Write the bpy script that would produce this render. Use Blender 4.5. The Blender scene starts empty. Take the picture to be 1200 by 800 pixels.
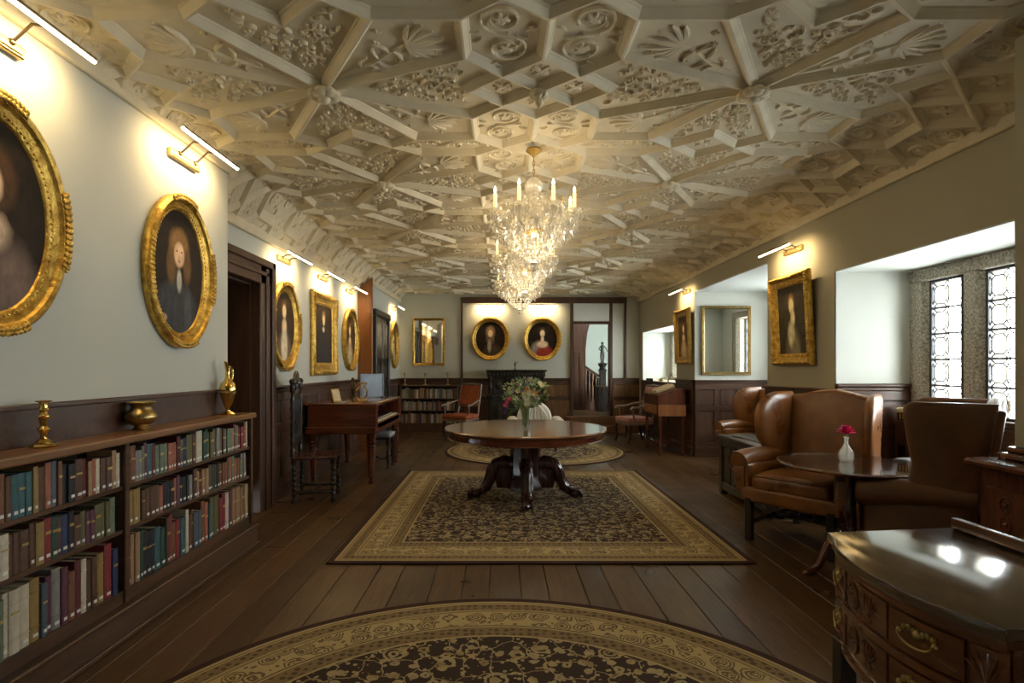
import bpy, bmesh, math, random
from mathutils import Vector, Matrix, Euler
random.seed(7)
C = bpy.context.scene.collection
SC = bpy.context.scene
PI = math.pi
R = math.radians

# ------------------------------------------------------------------ camera
cam_d = bpy.data.cameras.new('camera'); cam = bpy.data.objects.new('camera', cam_d); C.objects.link(cam)
cam.location = (0, 0, 1.4); cam.rotation_euler = (R(90), 0, 0)
cam_d.lens = 19.5; cam_d.sensor_width = 36; cam_d.shift_x = 0.010; cam_d.shift_y = 0.025
cam_d.clip_start = 0.05; cam_d.clip_end = 200
SC.camera = cam
# ------------------------------------------------------------------ sky, exposure
W = bpy.data.worlds.new('overcast_sky'); SC.world = W; W.use_nodes = True
bgn = W.node_tree.nodes['Background']
bgn.inputs[0].default_value = (0.93, 0.97, 1.0, 1); bgn.inputs[1].default_value = 23.0
SC.view_settings.view_transform = 'Standard'
try: SC.view_settings.look = 'None'
except Exception: pass
SC.view_settings.gamma = 1.0
SC.view_settings.use_curve_mapping = False
SC.view_settings.exposure = 0.58
CHANDELIER_W = 0.75      # watts of each candle light
PICTURE_W = 4.3          # watts of each picture light
SC.cycles.max_bounces = 10
SC.cycles.diffuse_bounces = 5
SC.cycles.glossy_bounces = 4
SC.cycles.transmission_bounces = 6
SC.cycles.transparent_max_bounces = 12
SC.cycles.sample_clamp_indirect = 6.0
SC.cycles.caustics_refractive = False
SC.cycles.caustics_reflective = False

def portal(x, y, z, height, width):
    d = bpy.data.lights.new('window_portal', 'AREA'); d.shape = 'RECTANGLE'; d.size = height; d.size_y = width
    d.cycles.is_portal = True
    o = bpy.data.objects.new('window_portal', d); o.location = (x, y, z); o.rotation_euler = (0, R(90), 0); C.objects.link(o)   # looks to -X
portal(3.95, 4.0, 1.6, 1.3, 2.2)
portal(3.95, 1.25, 1.6, 1.4, 0.8)  # for the added out-of-view window
portal(4.75, 7.55, 1.75, 1.4, 1.9)
portal(3.95, 10.7, 1.65, 1.2, 2.5)

# ------------------------------------------------------------------ node helpers
class G:
    def __init__(s, name):
        s.m = bpy.data.materials.new(name); s.m.use_nodes = True; s.nt = s.m.node_tree
        s.b = s.nt.nodes['Principled BSDF']; s.out = s.nt.nodes['Material Output']
    def n(s, t, **k):
        x = s.nt.nodes.new(t)
        for a, v in k.items(): setattr(x, a, v)
        return x
    def put(s, sock, v):
        if v is None: return
        if isinstance(v, bpy.types.NodeSocket): s.nt.links.new(v, sock)
        else:
            if isinstance(v, (tuple, list)) and len(v) == 3 and sock.type == 'RGBA': v = (*v, 1)
            sock.default_value = v
    def math(s, op, a, b=None, c=None, clamp=False):
        x = s.n('ShaderNodeMath', operation=op, use_clamp=clamp)
        s.put(x.inputs[0], a); s.put(x.inputs[1], b); s.put(x.inputs[2], c)
        return x.outputs[0]
    def mix(s, f, a, b, mode='MIX'):
        x = s.n('ShaderNodeMix', data_type='RGBA', blend_type=mode)
        s.put(x.inputs[0], f); s.put(x.inputs[6], a); s.put(x.inputs[7], b)
        return x.outputs[2]
    def ramp(s, f, stops, interp='LINEAR'):
        x = s.n('ShaderNodeValToRGB'); cr = x.color_ramp; cr.interpolation = interp
        while len(cr.elements) < len(stops): cr.elements.new(0.5)
        for e, (p, c) in zip(cr.elements, stops):
            e.position = p; e.color = (*c, 1) if len(c) == 3 else c
        s.put(x.inputs[0], f); return x.outputs[0]
    def coord(s, kind='Object'): return s.n('ShaderNodeTexCoord').outputs[kind]
    def mapping(s, v, scale=(1,1,1), loc=(0,0,0), rot=(0,0,0)):
        x = s.n('ShaderNodeMapping'); s.put(x.inputs[0], v)
        x.inputs['Scale'].default_value = scale; x.inputs['Location'].default_value = loc; x.inputs['Rotation'].default_value = rot
        return x.outputs[0]
    def noise(s, v, scale, detail=4, dist=0.0, rough=0.5):
        x = s.n('ShaderNodeTexNoise'); s.put(x.inputs['Vector'], v)
        x.inputs['Scale'].default_value = scale; x.inputs['Detail'].default_value = detail
        x.inputs['Distortion'].default_value = dist; x.inputs['Roughness'].default_value = rough
        return x.outputs['Fac']
    def vor(s, v, scale, feature='F1', out='Distance', rnd=1.0):
        x = s.n('ShaderNodeTexVoronoi', feature=feature); s.put(x.inputs['Vector'], v)
        x.inputs['Scale'].default_value = scale
        if 'Randomness' in x.inputs: x.inputs['Randomness'].default_value = rnd
        return x.outputs[out]
    def sep(s, v):
        x = s.n('ShaderNodeSeparateXYZ'); s.put(x.inputs[0], v); return x.outputs
    def mrange(s, v, a, b, c=0.0, d=1.0):
        x = s.n('ShaderNodeMapRange'); s.put(x.inputs[0], v)
        for i, k in enumerate((a, b, c, d)): x.inputs[i+1].default_value = k
        return x.outputs[0]
    def rnd(s): return s.n('ShaderNodeObjectInfo').outputs['Random']
    def bump(s, h, strength=0.3, dist=0.01):
        x = s.n('ShaderNodeBump'); s.put(x.inputs['Height'], h)
        x.inputs['Strength'].default_value = strength; x.inputs['Distance'].default_value = dist
        s.nt.links.new(x.outputs[0], s.b.inputs['Normal'])
    def set(s, col=None, rough=None, metal=None, **k):
        if col is not None: s.put(s.b.inputs['Base Color'], col)
        if rough is not None: s.put(s.b.inputs['Roughness'], rough)
        if metal is not None: s.put(s.b.inputs['Metallic'], metal)
        for a, v in k.items(): s.put(s.b.inputs[a.replace('_', ' ')], v)
        return s.m

def plain(name, col, rough=0.5, metal=0.0, var=0.12, scale=8.0, bump=0.05, **k):
    g = G(name); f = g.noise(g.coord(), scale, 5)
    c = g.ramp(f, [(0.25, tuple(x*(1-var) for x in col)), (0.75, tuple(min(1, x*(1+var)) for x in col))])
    if bump: g.bump(g.noise(g.coord(), scale*6, 4), bump, 0.01)
    return g.set(c, rough, metal, **k)

def wood(name, dark, light, rough=0.35, axis='z', scale=3.0, vary=0.0, coat=0.0, bump=0.012):
    g = G(name); st = {'x': (0.08, 1, 1), 'y': (1, 0.08, 1), 'z': (1, 1, 0.08)}[axis]
    v = g.mapping(g.coord(), tuple(x*scale for x in st))
    f = g.noise(v, 5, 5, 0.8, 0.55); f2 = g.noise(v, 30, 2, 0.2)
    h = g.math('ADD', g.math('MULTIPLY', f, 0.75), g.math('MULTIPLY', f2, 0.25))
    c = g.ramp(h, [(0.3, dark), (0.7, light)])
    if vary:
        k = g.mrange(g.rnd(), 0, 1, 1-vary, 1+vary)
        x = g.n('ShaderNodeVectorMath', operation='SCALE'); g.put(x.inputs[0], c); g.put(x.inputs['Scale'], k); c = x.outputs[0]
    g.bump(h, bump, 0.01)
    r = g.mrange(f, 0.3, 0.7, rough*0.8, rough*1.25)
    return g.set(c, r, 0.0, Coat_Weight=coat, Coat_Roughness=0.12)

def glassy(name, col=(1,1,1), ior=1.45, gloss=0.08, rough=0.03):
    """clear thin glass: see-through with a fresnel gloss"""
    g = G(name); g.nt.nodes.remove(g.b)
    t = g.n('ShaderNodeBsdfTransparent'); t.inputs[0].default_value = (*col, 1)
    s = g.n('ShaderNodeBsdfGlossy'); s.inputs['Roughness'].default_value = rough
    f = g.n('ShaderNodeLayerWeight'); f.inputs[0].default_value = 0.5
    k = g.math('ADD', g.math('MULTIPLY', g.math('POWER', f.outputs[1], 4.0), 0.7), gloss, clamp=True)
    mx = g.n('ShaderNodeMixShader'); g.put(mx.inputs[0], k)
    g.nt.links.new(t.outputs[0], mx.inputs[1]); g.nt.links.new(s.outputs[0], mx.inputs[2])
    g.nt.links.new(mx.outputs[0], g.out.inputs[0]); return g.m

def emit(name, col, strength):
    g = G(name); return g.set((0.9, 0.85, 0.7), 0.4, 0, Emission_Color=(*col, 1), Emission_Strength=strength)

# ------------------------------------------------------------------ materials
M = {}
def wall_mat(name, col):
    g = G(name); f = g.noise(g.coord(), 1.1, 4); f2 = g.noise(g.coord(), 60, 3)
    c = g.ramp(f, [(0.3, tuple(x*0.95 for x in col)), (0.7, col)])
    g.bump(f2, 0.05, 0.004); return g.set(c, 0.75)
M['wall'] = wall_mat('sage_cream_wall_paint', (0.60, 0.605, 0.53))
M['reveal'] = wall_mat('white_reveal_paint', (0.68, 0.70, 0.64))
M['wall_tan'] = wall_mat('shade_tan_wall_paint', (0.43, 0.395, 0.29))  # window wall's shade mixed into the paint colour; reused on the beige pier
M['hall_wall'] = wall_mat('pale_green_hall_paint', (0.40, 0.46, 0.39))
M['plaster'] = plain('aged_cream_plaster', (0.72, 0.635, 0.45), 0.62, 0, 0.10, 5, 0.10)
M['oak_dark'] = wood('dark_oak_panelling', (0.035, 0.016, 0.009), (0.11, 0.052, 0.028), 0.38, 'z', 3, 0.15)
M['oak_h'] = wood('dark_oak_rails', (0.035, 0.016, 0.009), (0.11, 0.05, 0.027), 0.36, 'x', 3, 0.1)
M['oak_warm'] = wood('warm_oak_panelling', (0.10, 0.045, 0.015), (0.24, 0.115, 0.045), 0.4, 'z', 3, 0.15)
M['shelf'] = wood('bookcase_oak', (0.045, 0.022, 0.012), (0.14, 0.07, 0.036), 0.34, 'y', 3)
M['shelf_top'] = wood('worn_bookcase_top', (0.12, 0.052, 0.02), (0.30, 0.145, 0.06), 0.33, 'y', 2.5)
M['mahog'] = wood('polished_mahogany', (0.055, 0.012, 0.006), (0.20, 0.052, 0.020), 0.20, 'x', 2.5, 0, 0.5)
M['mahog_v'] = wood('polished_mahogany_upright', (0.05, 0.011, 0.006), (0.17, 0.045, 0.018), 0.22, 'z', 2.5, 0, 0.5)
M['tabletop'] = wood('polished_table_top', (0.22, 0.10, 0.042), (0.40, 0.21, 0.09), 0.16, 'x', 2.0, 0, 1.0)  # base colour lightened to stand in for the pale wall's reflection
M['tabletop'].node_tree.nodes['Principled BSDF'].inputs['Coat IOR'].default_value = 1.75
M['carved'] = wood('dark_carved_wood', (0.03, 0.010, 0.007), (0.085, 0.03, 0.018), 0.26, 'z', 4, 0, 0.3)
M['black_oak'] = wood('blackened_oak', (0.008, 0.007, 0.006), (0.03, 0.023, 0.018), 0.3, 'z', 4)
M['coffer_oak'] = wood('grey_brown_chest_oak', (0.02, 0.014, 0.009), (0.065, 0.045, 0.028), 0.3, 'y', 3, 0.1)
M['orange_wood'] = wood('orange_brown_door_wood', (0.17, 0.055, 0.015), (0.34, 0.13, 0.04), 0.35, 'z', 2)
M['sideboard'] = wood('sideboard_mahogany', (0.085, 0.03, 0.014), (0.22, 0.08, 0.032), 0.24, 'y', 4, 0, 0.5)
M['sidetop'] = wood('glossy_sideboard_top', (0.06, 0.034, 0.019), (0.14, 0.085, 0.048), 0.13, 'y', 2.5, 0, 0.9, 0.05)
M['pale_frame'] = wood('greyed_chair_frame', (0.16, 0.11, 0.085), (0.34, 0.26, 0.21), 0.4, 'z', 4)
for k_ in ('sidetop',): M[k_].node_tree.nodes['Principled BSDF'].inputs['Coat IOR'].default_value = 1.8
def floor_mat():
    g = G('waxed_oak_planks'); v = g.mapping(g.coord(), (6, 0.5, 6))
    f = g.noise(v, 6, 7, 1.0, 0.6)
    c = g.ramp(f, [(0.25, (0.055, 0.026, 0.009)), (0.75, (0.15, 0.076, 0.028))])
    k = g.mrange(g.rnd(), 0, 1, 0.72, 1.22)
    x = g.n('ShaderNodeVectorMath', operation='SCALE'); g.put(x.inputs[0], c); g.put(x.inputs['Scale'], k)
    g.bump(f, 0.12, 0.008); w = g.noise(g.coord(), 1.6, 4)
    return g.set(x.outputs[0], g.mrange(w, 0.3, 0.7, 0.26, 0.42), 0, Coat_Weight=0.15, Coat_Roughness=0.2)
M['floor'] = floor_mat()
def gold_mat():
    g = G('antique_gilding'); f = g.noise(g.coord(), 22, 6, 0.5); f2 = g.noise(g.coord(), 90, 4)
    c = g.ramp(f, [(0.3, (0.36, 0.20, 0.035)), (0.6, (0.72, 0.47, 0.10)), (0.8, (0.85, 0.62, 0.2))])
    g.bump(g.math('ADD', f, f2), 0.35, 0.012); return g.set(c, 0.36, 0.85)
M['gold'] = gold_mat()
M['gold_dim'] = plain('dull_gilding', (0.42, 0.27, 0.07), 0.42, 0.75, 0.3, 30, 0.3)
M['brass'] = plain('polished_brass', (0.80, 0.55, 0.17), 0.17, 1.0, 0.12, 9, 0.03)
M['brass_old'] = plain('old_brass', (0.45, 0.33, 0.13), 0.3, 1.0, 0.25, 20, 0.1)
M['bronze'] = plain('bronze_fitting', (0.16, 0.12, 0.07), 0.35, 0.9, 0.2, 15, 0.05)
M['iron'] = plain('dark_window_iron', (0.05, 0.05, 0.05), 0.5, 0.3, 0.1)
M['lead'] = plain('lead_came', (0.10, 0.10, 0.11), 0.5, 0.4, 0.1)
def leather_mat():
    g = G('tan_brown_leather'); f = g.noise(g.coord(), 5, 4); f2 = g.vor(g.coord(), 160)
    c = g.ramp(f, [(0.3, (0.14, 0.048, 0.011)), (0.5, (0.20, 0.072, 0.016)), (0.7, (0.27, 0.105, 0.025))])
    g.bump(f2, 0.12, 0.003); return g.set(c, g.mrange(f, 0.3, 0.7, 0.26, 0.38), 0)
M['leather'] = leather_mat()
def leather_dark():
    g = G('dark_worn_leather'); f = g.noise(g.coord(), 4, 4); f2 = g.vor(g.coord(), 160)
    c = g.ramp(f, [(0.3, (0.085, 0.036, 0.013)), (0.7, (0.18, 0.074, 0.022))])
    g.bump(f2, 0.12, 0.003); return g.set(c, 0.36, 0)
M['leather_dark'] = leather_dark()
M['rust_velvet'] = plain('rust_orange_velvet', (0.36, 0.085, 0.022), 0.8, 0, 0.35, 12, 0.1)
M['rose_velvet'] = plain('faded_rose_velvet', (0.42, 0.17, 0.15), 0.8, 0, 0.3, 12, 0.1, Sheen_Weight=0.3)
M['white_cloth'] = plain('white_linen', (0.78, 0.75, 0.66), 0.85, 0, 0.06, 10, 0.1)
M['grey_cloth'] = plain('grey_cushion_cloth', (0.26, 0.27, 0.30), 0.85, 0, 0.15, 14, 0.1)
M['bluegrey'] = plain('blue_grey_cloth', (0.22, 0.27, 0.33), 0.8, 0, 0.2, 12, 0.1)
M['reflect_glass'] = plain('blue_reflection_glass', (0.20, 0.26, 0.33), 0.3, 0.0, 0.1)  # blue colour painted in place of the pane's bright window reflection
M['paper'] = plain('yellowed_paper', (0.62, 0.53, 0.36), 0.8, 0, 0.12, 30, 0.1)
M['label'] = plain('white_spine_label', (0.82, 0.80, 0.74), 0.7, 0, 0.04, 30, 0)
M['gilt'] = plain('gilt_title_band', (0.62, 0.45, 0.16), 0.35, 0.7, 0.2, 60, 0.1)
M['ivory'] = plain('ivory_keys', (0.78, 0.72, 0.58), 0.3, 0, 0.05, 20, 0)
M['ebony'] = plain('black_keys', (0.015, 0.014, 0.013), 0.3, 0, 0.1, 20, 0)
M['candle'] = emit('candle_wax_tube', (1.0, 0.66, 0.24), 0.9)
M['flame'] = emit('candle_bulb', (1.0, 0.72, 0.36), 7.0)
M['tube'] = emit('lit_lamp_tube', (1.0, 0.80, 0.48), 9.0)
M['glass'] = glassy('clear_window_glass', (0.96, 0.98, 0.97), 1.45, 0.02)
M['vase_glass'] = glassy('clear_vase_glass', (0.90, 0.94, 0.90), 1.45, 0.10)
M['table_glass'] = glassy('table_glass_sheet', (0.92, 0.97, 0.95), 1.5, 0.12)
def mirror_mat():
    g = G('old_mirror_silver'); return g.set((0.80, 0.81, 0.78), 0.035, 1.0)
M['mirror'] = mirror_mat()
def crystal_mat():
    g = G('cut_crystal'); g.nt.nodes.remove(g.b)
    tl = g.n('ShaderNodeBsdfTranslucent'); tl.inputs[0].default_value = (1.0, 0.95, 0.82, 1)
    df = g.n('ShaderNodeBsdfDiffuse'); df.inputs[0].default_value = (1.0, 0.95, 0.82, 1)
    gl = g.n('ShaderNodeBsdfGlossy'); gl.inputs['Roughness'].default_value = 0.08
    tr = g.n('ShaderNodeBsdfTransparent')
    def mx(f, a, b):
        x = g.n('ShaderNodeMixShader'); x.inputs[0].default_value = f; g.nt.links.new(a.outputs[0], x.inputs[1]); g.nt.links.new(b.outputs[0], x.inputs[2]); return x
    o = mx(0.35, mx(0.30, mx(0.4, tl, df), gl), tr)
    g.nt.links.new(o.outputs[0], g.out.inputs[0]); return g.m
M['crystal'] = crystal_mat()
M['cut_glass'] = crystal_mat(); M['cut_glass'].name = 'cut_vase_glass'
for n_ in M['cut_glass'].node_tree.nodes:
    if n_.type == 'MIX_SHADER' and abs(n_.inputs[0].default_value-0.35) < 0.01: n_.inputs[0].default_value = 0.68
def stone_mat():
    g = G('speckled_granite_surround'); v = g.coord()
    f = g.noise(v, 55, 6, 0.2, 0.7); f2 = g.noise(v, 6, 3)
    c = g.ramp(f, [(0.36, (0.13, 0.115, 0.095)), (0.5, (0.42, 0.385, 0.31)), (0.64, (0.72, 0.68, 0.57))])
    c = g.mix(g.mrange(f2, 0.3, 0.7, 0.0, 0.35), c, (0.44, 0.39, 0.28))
    g.bump(f, 0.5, 0.012); return g.set(c, 0.85)
M['stone'] = stone_mat()
M['leaf'] = plain('bouquet_leaf', (0.10, 0.17, 0.05), 0.55, 0, 0.4, 25, 0)
M['leaf_pale'] = plain('pale_bouquet_leaf', (0.26, 0.33, 0.13), 0.55, 0, 0.3, 25, 0)
M['stem'] = plain('green_stem', (0.12, 0.22, 0.05), 0.5, 0, 0.2, 25, 0)
for n_, c_ in (('white', (0.80, 0.80, 0.62)), ('cream', (0.78, 0.72, 0.42)), ('pink', (0.78, 0.10, 0.26)), ('mauve', (0.36, 0.20, 0.34)),
               ('orange', (0.78, 0.22, 0.04)), ('purple', (0.14, 0.05, 0.28)), ('magenta', (0.80, 0.04, 0.24))):
    M['fl_'+n_] = plain(n_+'_petals', c_, 0.6, 0, 0.15, 40, 0)
BOOKC = {'maroon': (0.11, 0.018, 0.020), 'crimson': (0.22, 0.024, 0.026), 'navy': (0.022, 0.036, 0.10), 'blue': (0.04, 0.09, 0.26),
         'slate': (0.08, 0.10, 0.12), 'dark green': (0.018, 0.055, 0.034), 'sage': (0.14, 0.18, 0.12), 'teal': (0.04, 0.11, 0.12),
         'brown': (0.10, 0.045, 0.022), 'chestnut': (0.19, 0.075, 0.032), 'tan': (0.34, 0.20, 0.10), 'buff': (0.42, 0.33, 0.20),
         'ochre': (0.30, 0.19, 0.055), 'black': (0.016, 0.015, 0.016), 'plum': (0.12, 0.035, 0.06), 'olive': (0.12, 0.105, 0.04),
         'grey': (0.24, 0.23, 0.21), 'cream': (0.58, 0.51, 0.38), 'terracotta': (0.34, 0.11, 0.06)}
for k_, c_ in BOOKC.items(): M['bk_'+k_] = plain(k_.replace(' ', '_')+'_book_cloth', c_, 0.55, 0, 0.22, 30, 0.15)

def rug_mat(name, kind, hx, hy, dark=(0.042, 0.019, 0.008), k=1.0):
    """kind 'rect' (half sizes hx, hy) or 'round' (radius hx): bands measured inwards from the edge, flowers by cells"""
    g = G(name); v = g.coord(); s = g.sep(v)
    if kind == 'rect':
        a = g.math('SUBTRACT', hx, g.math('ABSOLUTE', s[0])); b = g.math('SUBTRACT', hy, g.math('ABSOLUTE', s[1]))
        d = g.math('MINIMUM', a, b)
    else:
        r = g.math('SQRT', g.math('ADD', g.math('MULTIPLY', s[0], s[0]), g.math('MULTIPLY', s[1], s[1])))
        d = g.math('SUBTRACT', hx, r)
    cream = (0.52, 0.385, 0.175); tan = (0.26, 0.172, 0.072); mid = (0.36, 0.255, 0.11)
    W_ = 0.56
    dn = g.math('DIVIDE', d, W_)
    base = g.ramp(dn, [(0.0, (0.05, 0.016, 0.008)), (0.085, cream), (0.115, tan), (0.135, cream), (0.15, tan), (0.28, cream), (0.30, tan), (0.318, mid),
                       (0.325, cream), (0.62, (0.10, 0.06, 0.03)), (0.635, cream), (0.655, tan), (0.82, cream), (0.84, dark)], 'CONSTANT')
    wob = g.n('ShaderNodeTexNoise'); g.put(wob.inputs['Vector'], v); wob.inputs['Scale'].default_value = 14; wob.inputs['Detail'].default_value = 2
    vm = g.n('ShaderNodeVectorMath', operation='MULTIPLY_ADD'); g.put(vm.inputs[0], wob.outputs['Color']); vm.inputs[1].default_value = (0.05, 0.05, 0.05); g.put(vm.inputs[2], v)
    vv = vm.outputs[0]
    # field: big rosettes, small blossoms, scrolling stems
    d1 = g.vor(vv, 4.2*k, rnd=0.55); ring = g.math('SINE', g.math('MULTIPLY', d1, 62.0))
    ros = g.math('MULTIPLY', g.math('LESS_THAN', d1, 0.30), g.math('GREATER_THAN', ring, -0.15))
    d2 = g.vor(vv, 13.0*k, rnd=0.9); small = g.math('MULTIPLY', g.math('LESS_THAN', d2, 0.33), g.math('GREATER_THAN', d2, 0.11))
    e1 = g.vor(vv, 7.0*k, feature='DISTANCE_TO_EDGE', rnd=0.9); stem = g.math('LESS_THAN', e1, 0.020)
    d3 = g.vor(v, 30.0*k); leaf = g.math('MULTIPLY', g.math('LESS_THAN', d3, 0.30), g.math('LESS_THAN', e1, 0.16))
    fld = g.math('MAXIMUM', g.math('MAXIMUM', ros, small), g.math('MAXIMUM', stem, leaf))
    infield = g.math('GREATER_THAN', dn, 0.84)
    hue = g.noise(v, 9, 2)
    flc = g.ramp(hue, [(0.35, (0.32, 0.22, 0.095)), (0.5, (0.48, 0.36, 0.17)), (0.65, (0.40, 0.30, 0.17))])
    c = g.mix(g.math('MULTIPLY', fld, infield), base, flc)
    # main border: dark flowers on cream; guard bands: dark specks
    b1 = g.vor(vv, 8.5, rnd=0.35); bring = g.math('GREATER_THAN', g.math('SINE', g.math('MULTIPLY', b1, 48.0)), 0.0)
    bf = g.math('MULTIPLY', g.math('LESS_THAN', b1, 0.50), bring)
    b2 = g.math('LESS_THAN', g.vor(vv, 26.0), 0.29)
    inmain = g.math('MULTIPLY', g.math('GREATER_THAN', dn, 0.34), g.math('LESS_THAN', dn, 0.61))
    bm_ = g.math('MULTIPLY', g.math('MAXIMUM', bf, b2), inmain)
    c = g.mix(g.math('MULTIPLY', bm_, 0.85), c, (0.11, 0.062, 0.028))
    sp = g.math('LESS_THAN', g.vor(v, 24.0, rnd=0.3), 0.34)
    ing = g.math('ADD', g.math('MULTIPLY', g.math('GREATER_THAN', dn, 0.16), g.math('LESS_THAN', dn, 0.27)),
                 g.math('MULTIPLY', g.math('GREATER_THAN', dn, 0.67), g.math('LESS_THAN', dn, 0.81)))
    c = g.mix(g.math('MULTIPLY', g.math('MULTIPLY', sp, ing), 0.8), c, (0.085, 0.046, 0.02))
    pile = g.noise(v, 260, 2); c = g.mix(0.35, c, g.ramp(pile, [(0.3, (0.3, 0.3, 0.3)), (0.7, (0.75, 0.75, 0.75))]), 'OVERLAY')
    g.bump(pile, 0.5, 0.004); return g.set(c, 0.92, 0)

def portrait(name, ground, layers, vign=(0.55, 0.65)):
    """painted canvas: soft blobs (cx, cz, rx, rz, softness, colour) laid over a ground, with brushwork"""
    g = G(name); v = g.coord(); s = g.sep(v)
    nz = g.noise(v, 9, 5, 0.8); nz2 = g.noise(g.mapping(v, (1, 1, 0.5)), 30, 3)
    c = g.ramp(nz, [(0.3, tuple(x*0.35 for x in ground)), (0.7, tuple(x*0.8 for x in ground))])
    for (cx, cz, rx, rz, sf, col) in layers:
        a = g.math('DIVIDE', g.math('SUBTRACT', s[0], cx), rx); b = g.math('DIVIDE', g.math('SUBTRACT', s[2], cz), rz)
        d = g.math('SQRT', g.math('ADD', g.math('MULTIPLY', a, a), g.math('MULTIPLY', b, b)))
        d = g.math('ADD', d, g.mrange(nz2, 0.2, 0.8, -0.10, 0.10))
        f = g.mrange(d, 1.0, 1.0-sf*0.75, 0, 1); col = tuple(min(0.85, q*1.35) for q in col)
        k = g.ramp(nz2, [(0.3, tuple(x*0.72 for x in col)), (0.7, tuple(min(1, x*1.2) for x in col))])
        c = g.mix(f, c, k)
    g.bump(nz2, 0.1, 0.003); g.b.inputs['Specular IOR Level'].default_value = 0.18; return g.set(c, 0.55, 0)

# ------------------------------------------------------------------ mesh builder
class B:
    def __init__(s): s.bm = bmesh.new()
    def face(s, vs):
        try: return s.bm.faces.new(vs)
        except ValueError: return None
    def _bev(s, verts, w, seg):
        es = list({e for v in verts for e in v.link_edges})
        bmesh.ops.bevel(s.bm, geom=es, offset=w, segments=seg, profile=0.5, affect='EDGES', clamp_overlap=True)
    def box(s, x0, x1, y0, y1, z0, z1, bev=0, seg=1, mat=None):
        r = bmesh.ops.create_cube(s.bm, size=1); vs = r['verts']
        for v in vs:
            v.co = Vector(((x0+x1)/2+v.co.x*(x1-x0), (y0+y1)/2+v.co.y*(y1-y0), (z0+z1)/2+v.co.z*(z1-z0)))
            if mat: v.co = mat @ v.co
        if bev: s._bev(vs, bev, seg)
        return s
    def frame(s, x0, x1, z0, z1, w, y0, y1, bev=0):
        s.box(x0, x0+w, y0, y1, z0, z1, bev); s.box(x1-w, x1, y0, y1, z0, z1, bev)
        s.box(x0+w, x1-w, y0, y1, z0, z0+w, bev); s.box(x0+w, x1-w, y0, y1, z1-w, z1, bev); return s
    def lathe(s, prof, c=(0, 0, 0), seg=20, mat=None):
        rings = []; c = Vector(c)
        for r, z in prof:
            if r <= 1e-5: vs = [s.bm.verts.new(Vector((0, 0, z)))]
            else: vs = [s.bm.verts.new(Vector((r*math.cos(2*PI*i/seg), r*math.sin(2*PI*i/seg), z))) for i in range(seg)]
            for v in vs:
                if mat: v.co = mat @ v.co
                v.co += c
            rings.append(vs)
        for a, b in zip(rings, rings[1:]):
            if len(a) == 1 and len(b) == 1: continue
            for i in range(seg):
                j = (i+1) % seg
                if len(a) == 1: s.face((a[0], b[j], b[i]))
                elif len(b) == 1: s.face((a[i], a[j], b[0]))
                else: s.face((a[i], a[j], b[j], b[i]))
        if len(rings[0]) > 1: s.face(rings[0][::-1])
        if len(rings[-1]) > 1: s.face(rings[-1])
        return s
    def tube(s, pts, rad, seg=8, closed=False, caps=True, flat=1.0):
        pts = [Vector(p) for p in pts]; n = len(pts)
        rs = rad if isinstance(rad, (list, tuple)) else [rad]*n
        T = []
        for i in range(n):
            if closed: t = pts[(i+1) % n]-pts[i-1]
            else: t = pts[min(i+1, n-1)]-pts[max(i-1, 0)]
            T.append(t.normalized() if t.length > 1e-9 else Vector((0, 0, 1)))
        up = Vector((0, 0, 1)) if abs(T[0].z) < 0.9 else Vector((1, 0, 0))
        u = (up-T[0]*up.dot(T[0])).normalized(); rings = []
        for i in range(n):
            u = (u-T[i]*u.dot(T[i])); u = u.normalized() if u.length > 1e-6 else Vector((1, 0, 0)); w = T[i].cross(u)
            rings.append([s.bm.verts.new(pts[i]+(u*math.cos(2*PI*k/seg)+w*flat*math.sin(2*PI*k/seg))*rs[i]) for k in range(seg)])
        for i in range(n if closed else n-1):
            a, b = rings[i], rings[(i+1) % n]
            for k in range(seg): s.face((a[k], a[(k+1) % seg], b[(k+1) % seg], b[k]))
        if caps and not closed: s.face(rings[0][::-1]); s.face(rings[-1])
        return s
    def prism(s, poly, a0, a1, plane='xy', bev=0, seg=2, mat=None):
        f = {'xy': lambda p, h: (p[0], p[1], h), 'xz': lambda p, h: (p[0], h, p[1]), 'yz': lambda p, h: (h, p[0], p[1])}[plane]
        A = [s.bm.verts.new(f(p, a0)) for p in poly]; Bv = [s.bm.verts.new(f(p, a1)) for p in poly]
        n = len(poly)
        if mat:
            for v in A+Bv: v.co = mat @ v.co
        fs = [s.face(A[::-1]), s.face(Bv)]+[s.face((A[i], A[(i+1) % n], Bv[(i+1) % n], Bv[i])) for i in range(n)]
        bmesh.ops.recalc_face_normals(s.bm, faces=[x for x in fs if x])
        if bev:
            es = [e for v in A for e in v.link_edges if e.other_vert(v) in A]+[e for v in Bv for e in v.link_edges if e.other_vert(v) in Bv]
            bmesh.ops.bevel(s.bm, geom=list(set(es)), offset=bev, segments=seg, profile=0.5, affect='EDGES', clamp_overlap=True)
        return s
    def sph(s, c, r, seg=10, rings=6):
        rx, ry, rz = r if isinstance(r, (tuple, list)) else (r, r, r)
        prof = [(math.sin(PI*i/rings), -math.cos(PI*i/rings)) for i in range(rings+1)]
        m = Matrix.Diagonal((rx, ry, rz, 1)); return s.lathe(prof, c, seg, m)
    def gem(s, c, r, h, seg=6):
        return s.lathe([(0, h*0.5), (r, h*0.08), (0, -h*0.5)], c, seg)
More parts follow.
